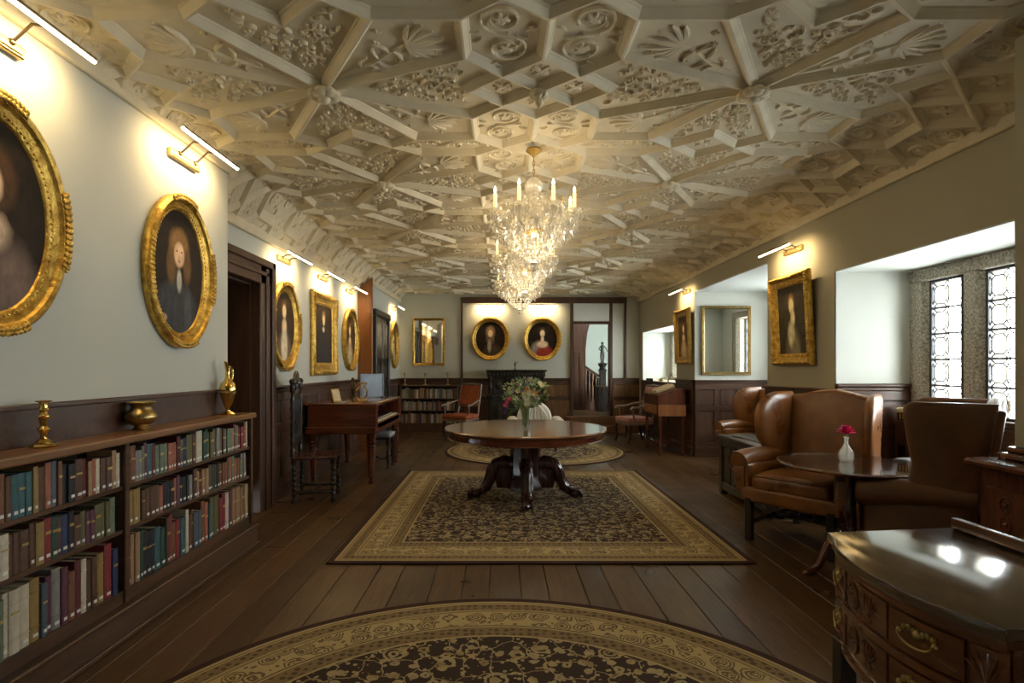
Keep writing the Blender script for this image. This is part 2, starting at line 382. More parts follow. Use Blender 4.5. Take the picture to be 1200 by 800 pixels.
    def rbox(s, c, size, r, n=6, fn=None):
        tb = bmesh.new(); bmesh.ops.create_cube(tb, size=1)
        bmesh.ops.subdivide_edges(tb, edges=tb.edges[:], cuts=n, use_grid_fill=True)
        mp = {v: s.bm.verts.new(v.co) for v in tb.verts}
        for f in tb.faces: s.bm.faces.new([mp[v] for v in f.verts])
        al = list(mp.values()); tb.free()
        hs = Vector(size)/2; r = min(r, min(hs)*0.999)
        for v in al:
            # bunch the cuts toward the rounded rim
            p = Vector([math.copysign(abs(2*t)**0.7, t)*h for t, h in zip(v.co, hs)])
            q_ = Vector([max(-(h-r), min(h-r, t)) for t, h in zip(p, hs)]); d = p-q_
            if d.length > 1e-7: p = q_+d.normalized()*r
            p += Vector(c)
            v.co = Vector(fn(p)) if fn else p
        return s
    def xf(s, m):
        bmesh.ops.transform(s.bm, matrix=m, verts=s.bm.verts[:]); return s
    def build(s, name, mat, parent=None, smooth=38):
        bmesh.ops.recalc_face_normals(s.bm, faces=s.bm.faces[:])
        me = bpy.data.meshes.new(name); s.bm.to_mesh(me); s.bm.free()
        return finish(me, name, mat, parent, smooth)

def finish(me, name, mat, parent=None, smooth=38):
    if isinstance(mat, str): mat = M[mat]
    if not me.materials: me.materials.append(mat)
    if smooth:
        me.polygons.foreach_set('use_smooth', [True]*len(me.polygons))
        try: me.set_sharp_from_angle(angle=R(smooth))
        except Exception: pass
    o = bpy.data.objects.new(name, me); C.objects.link(o)
    if parent: o.parent = parent
    return o

def thing(name, label, cat, loc=(0, 0, 0), rotz=0.0, group=None, tilt=0.0):
    o = bpy.data.objects.new(name, None); C.objects.link(o); o.empty_display_size = 0.1
    o.location = loc; o.rotation_euler = (tilt, 0, rotz); o['label'] = label; o['category'] = cat
    if group: o['group'] = group
    return o
def tag(o, label, cat, group=None):
    o['label'] = label; o['category'] = cat
    if group: o['group'] = group
    return o
def struct(o): o['kind'] = 'structure'; return o
def stuff(o): o['kind'] = 'stuff'; return o
def dup(root, loc, rotz, label, group=None):
    def cp(o, par):
        c = o.copy(); C.objects.link(c); c.parent = par
        for ch in [x for x in bpy.data.objects if x.parent == o]: cp(ch, c)
        return c
    r = cp(root, None); r.location = loc; r.rotation_euler = (root.rotation_euler[0], 0, rotz); r['label'] = label
    if group: r['group'] = group
    return r
def inset(poly, d):
    n = len(poly); out = []
    ar = sum(poly[i][0]*poly[(i+1) % n][1]-poly[(i+1) % n][0]*poly[i][1] for i in range(n))
    sg = 1 if ar > 0 else -1
    for i in range(n):
        p0, p1, p2 = poly[i-1], poly[i], poly[(i+1) % n]
        e1 = Vector((p1[0]-p0[0], p1[1]-p0[1])).normalized(); e2 = Vector((p2[0]-p1[0], p2[1]-p1[1])).normalized()
        n1 = Vector((-e1.y, e1.x))*sg; n2 = Vector((-e2.y, e2.x))*sg
        k = 1+n1.dot(n2); m = (n1+n2)/max(k, 0.08)
        out.append((p1[0]+m.x*d, p1[1]+m.y*d))
    return out
# ================================================================== SETTING
LX, LX1, LX2, RX, BY = -2.40, -2.17, -2.25, 3.02, 12.2      # wall planes
def zc(x):                                                   # underside of the ceiling: flat, with a cove at each side
    if x < -2.1: return 3.0-(-2.1-x)*1.0
    if x > 2.5: return 3.0-(x-2.5)*0.29
    return 3.0
# --- floor
fl = struct(B().box(-2.7, 4.7, -3.1, 12.4, -0.14, -0.022).build('floor', 'floor', None, 0))
x = -2.42; random.seed(3)
while x < 4.45:
    wd = random.choice((0.17, 0.20, 0.23)); y0, y1 = (-1.0, 12.2) if x+wd < 3.06 else (3.28, 8.7)
    y = y0-random.random()*0.9
    while y < y1:
        ln = random.uniform(2.3, 3.9)
        a, b = max(y, y0), min(y+ln, y1)
        if y1-b < 0.5: b = y1
        B().box(x+0.002, x+wd-0.002, a+0.0015, b-0.0015, -0.022, 0, 0.0025).build('plank', 'floor', fl, 0)
        y = b if b < y1 else y1
        if b >= y1: break
    x += wd
# --- walls
struct(B().box(-2.75, LX1, -3.1, 4.39, 0, 3.25).box(-2.75, LX, 4.39, 4.45, 0, 3.25).box(-2.75, LX, 4.45, 5.30, 2.2, 3.25)
       .box(-2.75, LX, 5.30, 9.25, 0, 3.25).box(-2.75, LX2, 9.33, 12.4, 0, 3.25).box(-2.75, LX, 9.25, 9.33, 0, 3.25).build('wall_left', 'wall', None, 0))
struct(B().box(-2.75, 3.05, -3.3, -3.1, 0, 3.25).build('wall_front', 'wall', None, 0))
# back wall with the stair-hall opening (1.56..2.38)
struct(B().box(-2.75, 1.56, BY, BY+0.2, 0, 3.25).box(2.38, 3.6, BY, BY+0.2, 0, 3.25).box(1.56, 2.38, BY, BY+0.2, 2.385, 3.25)
       .box(1.56, 2.38, BY, BY+0.2, 0, 0.33).build('wall_back', 'wall', None, 0))
rw = B()
rw.box(RX, 3.9, -3.1, 0.9, 0, 3.25).box(RX, 3.9, 0.9, 1.6, 0, 0.95).box(RX, 3.9, 0.9, 1.6, 2.3, 3.25).box(RX, 3.9, 1.6, 2.98, 0, 3.25)  # includes the opening for the added out-of-view window
rw.box(RX, 3.69, 2.98, 5.03, 2.275, 3.25).box(3.69, 3.9, 2.98, 5.03, 2.275, 3.25).box(3.69, 3.9, 2.98, 5.03, 0, 1.0)
rw.box(RX, 3.75, 5.03, 5.9, 0, 3.25).box(RX, 4.5, 5.9, 6.3, 0, 3.25)
rw.box(RX, 4.7, 6.3, 8.7, 2.59, 3.25)
rw.box(4.40, 4.7, 6.3, 6.75, 0, 2.59).box(4.40, 4.7, 8.35, 8.7, 0, 2.59).box(4.40, 4.7, 6.75, 8.35, 0, 1.12).box(4.40, 4.7, 6.75, 8.35, 2.42, 2.59)
rw.box(RX, 4.5, 8.7, 9.55, 0, 3.25)
rw.box(RX, 3.6, 9.55, 11.9, 2.15, 3.25).box(RX, 3.6, 9.55, 11.9, 0, 1.13)
rw.box(3.6, 3.8, 9.55, 11.9, 2.15, 3.25).box(3.6, 3.8, 9.55, 11.9, 0, 1.13)
rw.box(RX, 3.8, 11.9, 12.4, 0, 3.25)
struct(rw.build('wall_right', 'wall_tan', None, 0))
# white painted linings of the window bays
B1 = B().box(RX+0.005, 3.69, 5.018, 5.03, 1.25, 2.262).box(RX+0.005, 3.69, 2.98, 5.03, 2.262, 2.275).box(RX+0.005, 3.69, 2.98, 2.992, 1.0, 2.262)
struct(B1.build('trim_1', 'reveal', None, 0))
B2 = B().box(RX+0.005, 4.39, 8.688, 8.70, 1.2, 2.578).box(RX+0.005, 4.39, 6.30, 6.312, 1.2, 2.578).box(RX+0.005, 4.40, 6.3, 8.7, 2.578, 2.59)
B2.box(4.388, 4.40, 6.312, 6.75, 1.2, 2.578).box(4.388, 4.40, 8.35, 8.688, 1.2, 2.578).box(4.388, 4.40, 6.75, 8.35, 2.42, 2.578)
struct(B2.build('trim_2', 'reveal', None, 0))
B3 = B().box(RX+0.005, 3.6, 11.888, 11.9, 1.13, 2.138).box(RX+0.005, 3.6, 9.55, 9.562, 1.13, 2.138).box(RX+0.005, 3.6, 9.55, 11.9, 2.138, 2.15)
struct(B3.build('trim_3', 'reveal', None, 0))

# --- ceiling: slab + moulded plaster coffers, one object each
ce = struct(B().box(-2.75, 4.7, -3.1, 12.4, 3.12, 3.25).build('ceiling', 'plaster', None, 0))
struct(B().box(-2.17, RX, -3.1, 2.0, 3.0, 3.12).build('trim_4', 'plaster', None, 0))
AX, AZ, HX, HY = 0.217, 3.24, 1.2525, 0.82
P1, P2, P3, P4, P5, P6, P7, P8, P9, P10, PA = (.213, .17), (.41, 0), (0, .345), (.41, .345), (.41, .68), (.213, .82), (0, .68), (.825, .68), (1.02, .82), (1.2525, .62), (1.2525, 0)
PH = 0.042                                    # depth of the coffers
class Relief:
    """raised plaster strokes below a panel; canonical 2D coordinates"""
    def __init__(s): s.v = []; s.f = []
    def stroke(s, pts, w, h=0.02, taper=True):
        h *= 0.72; n = len(pts); base = len(s.v)
        for i, (x, y) in enumerate(pts):
            a = pts[max(i-1, 0)]; b = pts[min(i+1, n-1)]
            dx, dy = b[0]-a[0], b[1]-a[1]; l = math.hypot(dx, dy) or 1; nx, ny = -dy/l, dx/l
            t = i/(n-1); k = (0.25+0.75*math.sin(PI*min(1, t*0.9+0.08))) if taper else 1
            ww = w*k/2; hh = h*(0.4+0.6*k)
            s.v += [(x+nx*ww, y+ny*ww, PH+0.002), (x+nx*ww*.45, y+ny*ww*.45, PH-hh), (x-nx*ww*.45, y-ny*ww*.45, PH-hh), (x-nx*ww, y-ny*ww, PH+0.002)]
        for i in range(n-1):
            o = base+4*i
            for k in range(3): s.f.append((o+k, o+k+1, o+k+5, o+k+4))
        s.f.append((base, base+1, base+2, base+3)); e = base+4*(n-1); s.f.append((e+3, e+2, e+1, e))
    def leaf(s, p, ang, ln, w, h=0.024, bend=0.0):
        pts = []; x, y = p
        for i in range(5):
            pts.append((x, y)); a = ang+bend*i/4; x += math.cos(a)*ln/4; y += math.sin(a)*ln/4
        s.stroke(pts, w, h)
    def dome(s, c, r, h=0.022, n=7):
        h *= 0.5; b = len(s.v); s.v.append((c[0], c[1], PH-h))
        for k, hh in ((0.6, h*0.8), (1.0, -0.002)):
            for i in range(n): s.v.append((c[0]+r*k*math.cos(2*PI*i/n), c[1]+r*k*math.sin(2*PI*i/n), PH-hh))
        for i in range(n):
            j = (i+1) % n; s.f.append((b, b+1+i, b+1+j)); s.f.append((b+1+i, b+1+n+i, b+1+n+j, b+1+j))
    def rosette(s, c, r, n=6, a0=0.0):
        for i in range(n): s.leaf(c, a0+2*PI*i/n, r, r*0.75, 0.018)
        s.dome(c, r*0.32, 0.026)
    def spiral(s, c, r0, r1, a0, turns, w=0.024, h=0.022, n=20):
        pts = []
        for i in range(n+1):
            t = i/n; r = r0+(r1-r0)*t; a = a0+turns*2*PI*t; pts.append((c[0]+r*math.cos(a), c[1]+r*math.sin(a)))
        s.stroke(pts, w, h)
def inpoly(p, poly):
    c = False; n = len(poly)
    for i in range(n):
        a, b = poly[i], poly[i-1]
        if (a[1] > p[1]) != (b[1] > p[1]) and p[0] < (b[0]-a[0])*(p[1]-a[1])/(b[1]-a[1])+a[0]: c = not c
    return c
def edge_d(p, poly):
    m = 9
    for i in range(len(poly)):
        a = Vector(poly[i-1]); b = Vector(poly[i]); q = Vector(p); ab = b-a
        t = max(0, min(1, (q-a).dot(ab)/ab.length_squared)); m = min(m, (q-a-ab*t).length)
    return m
def rel_flower(poly, c):
    r = Relief(); r.rosette(c, 0.062, 4, PI/4)
    for i in range(4): r.dome((c[0]+0.05*math.cos(i*PI/2), c[1]+0.05*math.sin(i*PI/2)), 0.012, 0.016, 5)
    return r
def rel_scroll(poly, c):
    r = Relief(); x, y = c
    for sg in (1, -1):
        cx, cy = x+0.012*sg, y+0.118*sg; a0 = -PI*0.6 if sg > 0 else PI*0.4
        r.spiral((cx, cy), 0.112, 0.052, a0, 1.35, 0.018, 0.022, 28); r.rosette((cx, cy), 0.044, 6, 0.3*sg)
        for k in range(4): r.leaf((cx+0.085*math.cos(a0+1.2+k*1.4), cy+0.085*math.sin(a0+1.2+k*1.4)), a0+1.2+k*1.4+2.2, 0.035, 0.016, 0.02)
        r.leaf((x-0.11*sg, y+0.03*sg), 2.2+(PI if sg < 0 else 0), 0.06, 0.022, 0.022, 1.2); r.leaf((x-0.12*sg, y-0.02*sg), -0.4, 0.06, 0.018, 0.022, 1.5)
        r.leaf((x+0.03*sg, y-0.235*sg), -0.6 if sg > 0 else 2.5, 0.075, 0.022, 0.022, 1.0)
    r.stroke([(x-0.012+0.112*math.cos(PI*.4), y-0.118+0.112*math.sin(PI*.4)), (x+0.055, y+0.005), (x-0.025, y-0.002), (x+0.012+0.112*math.cos(-PI*.6), y+0.118+0.112*math.sin(-PI*.6))], 0.018, 0.02)
    return r
def rel_palm(poly, c):
    r = Relief(); h = (0.70, 0.43)
    r.stroke([(1.12, 0.115), (1.0, 0.20), (0.90, 0.26), (0.79, 0.36), h], 0.020, 0.022)
    for i in range(9):
        a = R(92+i*21); ln = (0.15, 0.18, 0.18, 0.17, 0.20, 0.22, 0.20, 0.17, 0.12)[i]
        r.leaf(h, a, ln, 0.040, 0.028, 0.5 if i < 4 else -0.5)
    for p, a, bd in (((0.86, 0.29), 0.9, 1.2), ((0.94, 0.235), 3.6, 1.4), ((0.80, 0.35), 1.2, -1.4), ((0.78, 0.36), 4.0, 1.4), ((0.88, 0.275), 4.4, -1.6), ((0.98, 0.215), 1.4, 1.8)):
        r.leaf(p, a, 0.11, 0.026, 0.022, bd)
    for p in ((0.86, 0.43), (0.76, 0.27), (0.88, 0.57), (0.56, 0.35), (0.63, 0.62), (0.83, 0.52)): r.rosette(p, 0.022, 4)
    return r
def rel_dense(poly, c, seed=5):
    r = Relief(); rn = random.Random(seed); pts = []
    for _ in range(1600):
        p = (c[0]+rn.uniform(-.24, .24), c[1]+rn.uniform(-.24, .24))
        if inpoly(p, poly) and edge_d(p, poly) > 0.088 and all(math.hypot(p[0]-q[0], p[1]-q[1]) > 0.044 for q in pts): pts.append(p)
    for i, p in enumerate(pts[:40]):
        k = i % 4
        if k == 0: r.rosette(p, 0.026, 5, rn.random()*3)
        elif k == 1: r.spiral(p, 0.028, 0.008, rn.random()*6, 1.3, 0.013, 0.026, 10)
        else:
            a = math.atan2(p[1]-c[1], p[0]-c[0])+rn.uniform(-.8, .8)
            r.leaf(p, a, 0.05, 0.020, 0.028, rn.uniform(-1.5, 1.5)); r.leaf(p, a+1.6, 0.036, 0.018, 0.026, rn.uniform(-1.5, 1.5))
    return r
def rel_frieze(poly, c):
    r = Relief(); x, y = c
    pts = [(x-0.30+0.6*i/24, y+0.035*math.sin(i/24*4*PI)) for i in range(25)]; r.stroke(pts, 0.02, 0.02)
    for i in range(4):
        px = x-0.225+0.15*i; sg = 1 if i % 2 else -1
        r.spiral((px, y+0.022*sg), 0.045, 0.014, -sg*PI/2, sg*1.1, 0.015, 0.022, 12); r.dome((px, y+0.022*sg), 0.013, 0.024, 6)
        r.leaf((px+0.07, y), sg*1.0, 0.06, 0.026); r.leaf((px-0.06, y), -sg*2.0, 0.05, 0.024)
    return r
m_ = lambda p, a, b: (p[0]*a, p[1]*b)
mir = lambda p: (2*HX-p[0], p[1])
REG = [('lozenge', [(0, 0), P1, P3, m_(P1, -1, 1)], (0, .172), rel_flower, [(1, 1), (1, -1)]),
       ('lozenge_side', [(0, 0), m_(P1, 1, -1), P2, P1], (.21, 0), rel_flower, [(1, 1), (-1, 1)]),
       ('hexagon', [P1, P4, P5, P6, P7, P3], (.207, .51), rel_scroll, [(1, 1), (-1, 1), (1, -1), (-1, -1)]),
       ('quad', [PA, P8, P5, P4], (.66, .45), rel_palm, [(1, 1), (-1, 1), (1, -1), (-1, -1)]),
       ('wedge', [PA, P4, P1, P2, m_(P1, 1, -1), m_(P4, 1, -1)], (.70, 0), rel_dense, [(1, 1), (-1, 1)]),
       ('notched', [PA, mir(P8), mir(P9), P10, P9, P8], (1.2525, .46), lambda p, c: rel_dense(p, c, 11), [(1, 1), (1, -1)]),
       ('frieze', [P5, P8, P9, mir2 := (P8[0], 2*HY-P8[1]), (P5[0], 2*HY-P5[1]), P6], (.617, .82), rel_frieze, [(1, 1), (-1, 1)]),
       ('lozenge_mid', [P7, P6, (0, 2*HY-P7[1]), m_(P6, -1, 1)], (0, .82), rel_flower, [(1, 1)]),
       ('lozenge_far', [P10, mir(P9), (HX, 2*HY-P10[1]), P9], (HX, .82), rel_flower, [(1, 1)])]
def coffer_geo(poly):
    prof = [(0, 0), (0.006, 0), (0.030, 0.032), (0.033, 0.032), (0.036, 0.038), (0.038, PH)]
    V = []; F = []; n = len(poly)
    for d, h in prof: V += [(x, y, h) for x, y in (inset(poly, d) if d else poly)]
    for k in range(len(prof)-1):
        for i in range(n):
            j = (i+1) % n; F.append((k*n+i, k*n+j, (k+1)*n+j, (k+1)*n+i))
    F.append(tuple((len(prof)-1)*n+i for i in range(n))); return V, F
def bent_mesh(name, V, F, ox, oy):
    """copy of a coffer at (ox, oy), cut at the room's edges and bent to the cove"""
    bm = bmesh.new(); vs = [bm.verts.new((x+ox, y+oy, z)) for x, y, z in V]
    for f in F:
        try: bm.faces.new([vs[i] for i in f])
        except ValueError: pass
    for px, clear_in, clear_out in ((-2.42, True, False), (3.04, False, True), (-2.1, False, False), (2.5, False, False)):
        bmesh.ops.bisect_plane(bm, geom=bm.verts[:]+bm.edges[:]+bm.faces[:], plane_co=(px, 0, 0), plane_no=(1, 0, 0), clear_inner=clear_in, clear_outer=clear_out)
    bmesh.ops.bisect_plane(bm, geom=bm.verts[:]+bm.edges[:]+bm.faces[:], plane_co=(0, 12.205, 0), plane_no=(0, 1, 0), clear_outer=True)
    if not bm.faces: bm.free(); return None
    for v in bm.verts: v.co.z += zc(v.co.x)-3.0; v.co.x -= ox; v.co.y -= oy
    me = bpy.data.meshes.new(name); bm.to_mesh(me); bm.free(); return me
CACHE = {}
ncoffer = 0
def sprung(sx, sy, V, F):
    V2 = [(x*sx, y*sy, z) for x, y, z in V]; F2 = F if sx*sy > 0 else [f[::-1] for f in F]; return V2, F2
for i in range(-1, 2):
    for k in range(-1, 6):
        ox, oy = AX+2*HX*i, AZ+2*HY*k
        for (nm, poly, c, rf, combos) in REG:
            for sx, sy in combos:
                xs = [ox+p[0]*sx for p in poly]; ys = [oy+p[1]*sy for p in poly]
                if max(xs) < -2.36 or min(xs) > 2.98 or max(ys) < 2.2 or min(ys) > 12.1: continue
                if max(xs) < -2.12 and max(ys) < 4.4: continue
                flat = min(xs) > -2.1 and max(xs) < 2.5 and max(ys) < 12.2
                key = (nm, sx, sy)
                if key not in CACHE:
                    a = sprung(sx, sy, *coffer_geo(poly)); rl = rf(poly, c); b = sprung(sx, sy, rl.v, rl.f)
                    ms = []
                    for q, (V, F) in zip(('coffer', 'plaster_relief'), (a, b)):
                        me = bpy.data.meshes.new(q); me.from_pydata(V, [], F); me.update(); ms.append(me)
                    CACHE[key] = (a, b, ms)
                a, b, ms = CACHE[key]
                if flat: m1, m2 = ms
                else: m1, m2 = bent_mesh('coffer', *a, ox, oy), bent_mesh('plaster_relief', *b, ox, oy)
                if not m1: continue
                co = finish(m1, 'coffer', 'plaster', ce, 0); co.location = (ox, oy, 3.0); ncoffer += 1
                if m2:
                    re_ = finish(m2, 'plaster_relief', 'plaster', co, 50)
        # bosses where the ribs meet
        for bx, big in ((ox, False), (ox+HX, True)):
            if -2.0 < bx < 2.4 and oy > 2.2 and oy < 12:
                b = B(); r0 = 0.10 if big else 0.06
                for q in range(8):
                    a = q*PI/4; b.sph((r0*0.55*math.cos(a), r0*0.55*math.sin(a), -0.012), (r0*0.42, r0*0.42, 0.028), 7, 5)
                b.sph((0, 0, -0.03), (r0*0.4, r0*0.4, 0.035 if big else 0.06), 8, 6)
                o = b.build('ceiling_boss', 'plaster', ce); o.location = (bx, oy, 3.0)
print('coffers', ncoffer)

def cornice(nm, xa, xb, ya, yb, z0, z1): struct(B().box(xa, xb, ya, yb, z0, z1, 0.008).build(nm, 'plaster', None, 0))
cornice('trim_27', LX1, LX1+0.035, -3.0, 4.39, 2.925, 2.99); cornice('trim_28', LX, LX+0.04, 4.45, 9.25, 2.66, 2.76)
cornice('trim_29', LX2, LX2+0.04, 9.33, BY, 2.81, 2.91); cornice('trim_30', RX-0.03, RX, 2.9, BY, 2.815, 2.90)

# --- panelling (wainscot): local x along the wall, -y into the room
def wainscot(nm, p, rotz, L, H, cols, rows, mat='oak_dark', cap=0.05):
    root = bpy.data.objects.new(nm, None); C.objects.link(root); struct(root); root.location = (p[0], p[1], 0); root.rotation_euler = (0, 0, rotz)
    sw = 0.085; base = 0.14
    B().box(0, L, -0.012, 0.0, 0, H).build('back_board', mat, root, 0)
    B().box(0, L, -0.045, -0.012, 0, base, 0.006).box(0, L, -0.055, -0.012, 0, 0.03).build('skirting', 'oak_h', root, 0)
    B().box(0, L, -0.05, 0.0, H-0.03, H, 0.008).box(0, L, -0.035, -0.012, H-0.065, H-0.03, 0.008).build('cap_rail', 'oak_h', root, 0)
    zs = [base+(H-0.065-base)*r for r in (0,)+tuple(rows)+(1,)]
    for z in zs:
        lo, hi = (z, z+sw) if z == zs[0] else ((z-sw, z) if z == zs[-1] else (z-sw/2, z+sw/2))
        B().box(0, L, -0.032, -0.012, lo, hi, 0.004).build('rail', 'oak_h', root, 0)
    for c in range(cols+1):
        xc = L*c/cols; lo, hi = (0, sw*.6) if c == 0 else ((L-sw*.6, L) if c == cols else (xc-sw/2, xc+sw/2))
        B().box(lo, hi, -0.031, -0.012, base, H-0.065, 0.004).build('stile', mat, root, 0)
    for c in range(cols):
        for r in range(len(zs)-1):
            x0, x1 = L*c/cols+sw/2+0.006, L*(c+1)/cols-sw/2-0.006
            z0 = zs[r]+(sw if r == 0 else sw/2)+0.006; z1 = zs[r+1]-(sw if r == len(zs)-2 else sw/2)-0.006
            if x1-x0 < 0.05 or z1-z0 < 0.05: continue
            B().box(x0, x1, -0.024, -0.012, z0, z1, 0.010).build('panel', mat, root, 0)
    return root
wainscot('trim_5', (LX, 5.60), R(90), 3.65, 1.2, 9, (0.62,))
wainscot('trim_6', (LX2, 10.85), R(90), 1.35, 1.16, 3, (0.62,))
wainscot('trim_7', (-2.25, BY), 0, 1.37, 1.16, 3, (0.62,))
wainscot('trim_8', (-0.86, BY), 0, 2.36, 1.16, 6, (0.6,), 'oak_warm')
wainscot('trim_9', (2.44, BY), 0, 0.58, 1.16, 2, (0.6,), 'oak_warm')
wainscot('trim_10', (RX, 9.55), R(-90), 0.85, 1.2, 2, (0.62,))
wainscot('trim_11', (RX, 8.70), 0, 1.38, 1.2, 4, (0.62,))
wainscot('trim_12', (4.40, 8.70), R(-90), 2.4, 1.12, 6, (0.62,))
wainscot('trim_13', (RX, 6.30), R(-90), 1.27, 1.2, 3, (0.62,))
wainscot('trim_14', (RX, 5.03), 0, 0.67, 1.25, 2, (0.62,))
wainscot('trim_15', (3.69, 5.03), R(-90), 2.03, 1.0, 4, (0.6,))
wainscot('trim_16', (RX, 11.9), R(-90), 2.35, 1.13, 5, (0.62,))
# dado board behind the low bookcase
struct(B().box(LX1, LX1+0.018, -1.0, 4.385, 1.0, 1.205).box(LX1, LX1+0.03, -1.0, 4.385, 1.205, 1.232, 0.006).build('trim_17', 'oak_h', None, 0))
# beam and posts on the back wall
struct(B().box(-0.90, 2.74, BY-0.06, BY, 2.80, 2.93, 0.006).build('trim_18', 'oak_dark', None, 0))
struct(B().box(-0.90, -0.855, BY-0.03, BY, 1.16, 2.80, 0.004).build('trim_19', 'oak_dark', None, 0))
struct(B().box(2.69, 2.74, BY-0.03, BY, 1.16, 2.80, 0.004).build('trim_20', 'oak_dark', None, 0))
dd = struct(B().box(1.50, 1.57, BY-0.05, BY+0.2, 0.33, 2.80, 0.006).box(2.37, 2.43, BY-0.05, BY+0.2, 0.33, 2.80, 0.006).box(1.57, 2.37, BY-0.05, BY+0.2, 2.35, 2.40, 0.004).build('door_1', 'oak_dark', None, 0))
B().box(1.575, 2.365, BY-0.03, BY-0.004, 2.405, 2.795).build('fanlight_panel', 'reveal', dd, 0)
# two shallow steps up to the stair hall
struct(B().box(1.40, 2.95, 11.72, BY, 0, 0.16, 0.012).build('trim_21', 'oak_warm', None, 0))
struct(B().box(1.40, 2.95, 11.98, BY, 0.16, 0.33, 0.012).build('trim_22', 'oak_warm', None, 0))
# --- stair hall beyond
struct(B().box(0.4, 4.4, 12.2, 16.2, 0.20, 0.33).build('trim_23', 'floor', None, 0))
hw = B().box(0.2, 0.4, 12.4, 16.2, 0.33, 3.4).box(0.2, 4.6, 16.0, 16.2, 0.33, 3.4).box(0.2, 4.6, 12.4, 16.2, 3.4, 3.5)
hw.box(4.4, 4.6, 12.4, 14.5, 0.33, 3.4).box(4.4, 4.6, 15.0, 16.2, 0.33, 3.4).box(4.4, 4.6, 14.5, 15.0, 0.33, 1.6).box(4.4, 4.6, 14.5, 15.0, 2.0, 3.4)  # unseen opening added in this side wall to let daylight in
struct(hw.build('wall_hall', 'hall_wall', None, 0))
# --- left doorway: moulded surround and a dark door set back
d2 = struct(B().box(LX-0.02, LX+0.10, 5.30, 5.60, 0, 2.44, 0.01).box(LX-0.02, LX+0.10, 4.40, 5.60, 2.2, 2.44, 0.01).box(LX+0.10, LX+0.125, 5.52, 5.60, 0, 2.44, 0.008)
       .box(LX+0.10, LX+0.115, 5.40, 5.46, 0, 2.36, 0.006).box(LX+0.10, LX+0.125, 4.40, 5.60, 2.37, 2.44, 0.008).box(LX+0.10, LX+0.115, 4.45, 5.46, 2.28, 2.32, 0.006)
       .box(-2.75, LX, 5.285, 5.30, 0, 2.2).box(-2.75, LX, 4.45, 5.285, 2.185, 2.2).build('door_2', 'oak_dark', None, 0))
B().box(-2.74, -2.68, 4.45, 5.285, 0, 2.185).build('door_leaf', 'oak_dark', d2, 0)
for z0, z1 in ((0.2, 0.95), (1.1, 2.0)):
    for y0 in (4.55, 4.92): B().box(-2.68, -2.665, y0, y0+0.3, z0, z1, 0.008).build('panel', 'oak_dark', d2, 0)
# wooden pier that follows the cove, and the dark carved doorway past it
struct(B().prism([(LX, 0), (-2.165, 0), (-2.165, 2.90), (LX, 2.70)], 9.25, 9.33, 'xz', 0.004, 1).build('trim_24', 'orange_wood', None, 0))
d3 = struct(B().box(LX2, LX2+0.07, 9.66, 9.76, 0, 2.30, 0.01).box(LX2, LX2+0.07, 10.74, 10.84, 0, 2.30, 0.01).box(LX2, LX2+0.09, 9.62, 10.86, 2.30, 2.42, 0.02).build('door_3', 'black_oak', None, 0))
B().box(LX2, LX2+0.03, 9.76, 10.74, 0, 2.30).build('door_leaf', 'black_oak', d3, 0)
for z0, z1 in ((0.15, 0.75), (0.85, 1.45), (1.55, 2.2)):
    for y0 in (9.82, 10.28): B().box(LX2+0.03, LX2+0.05, y0, y0+0.4, z0, z1, 0.015).build('panel', 'black_oak', d3, 0)
# plaster pier on its panelled pedestal, close by on the right
struct(B().box(2.475, RX, 2.24, 2.68, 1.015, 2.98, 0.004).build('trim_25', 'wall_tan', None, 0))
pd = struct(B().box(2.35, RX, 2.16, 2.72, 0, 0.915).box(2.28, RX, 2.10, 2.75, 0.915, 0.955, 0.012).box(2.42, RX, 2.18, 2.72, 0.955, 0.985, 0.008).box(2.445, RX, 2.20, 2.70, 0.985, 1.015, 0.01).build('trim_26', 'mahog_v', None, 0))
B().box(2.335, 2.35, 2.20, 2.40, 0.12, 0.83, 0.006).build('panel', 'mahog_v', pd, 0)
c_ = B().box(2.335, 2.35, 2.46, 2.68, 0.12, 0.83, 0.006).build('panel', 'mahog_v', pd, 0)
b = B()
for k in range(7):
    z = 0.22+k*0.09; b.tube([(2.333, 2.57+0.03*math.cos(a), z+0.035*math.sin(a)) for a in [2*PI*q/10 for q in range(10)]], 0.006, 5, True); b.sph((2.333, 2.57, z), 0.012, 6, 4)
stuff(b.build('carved_strip', 'mahog_v', c_))

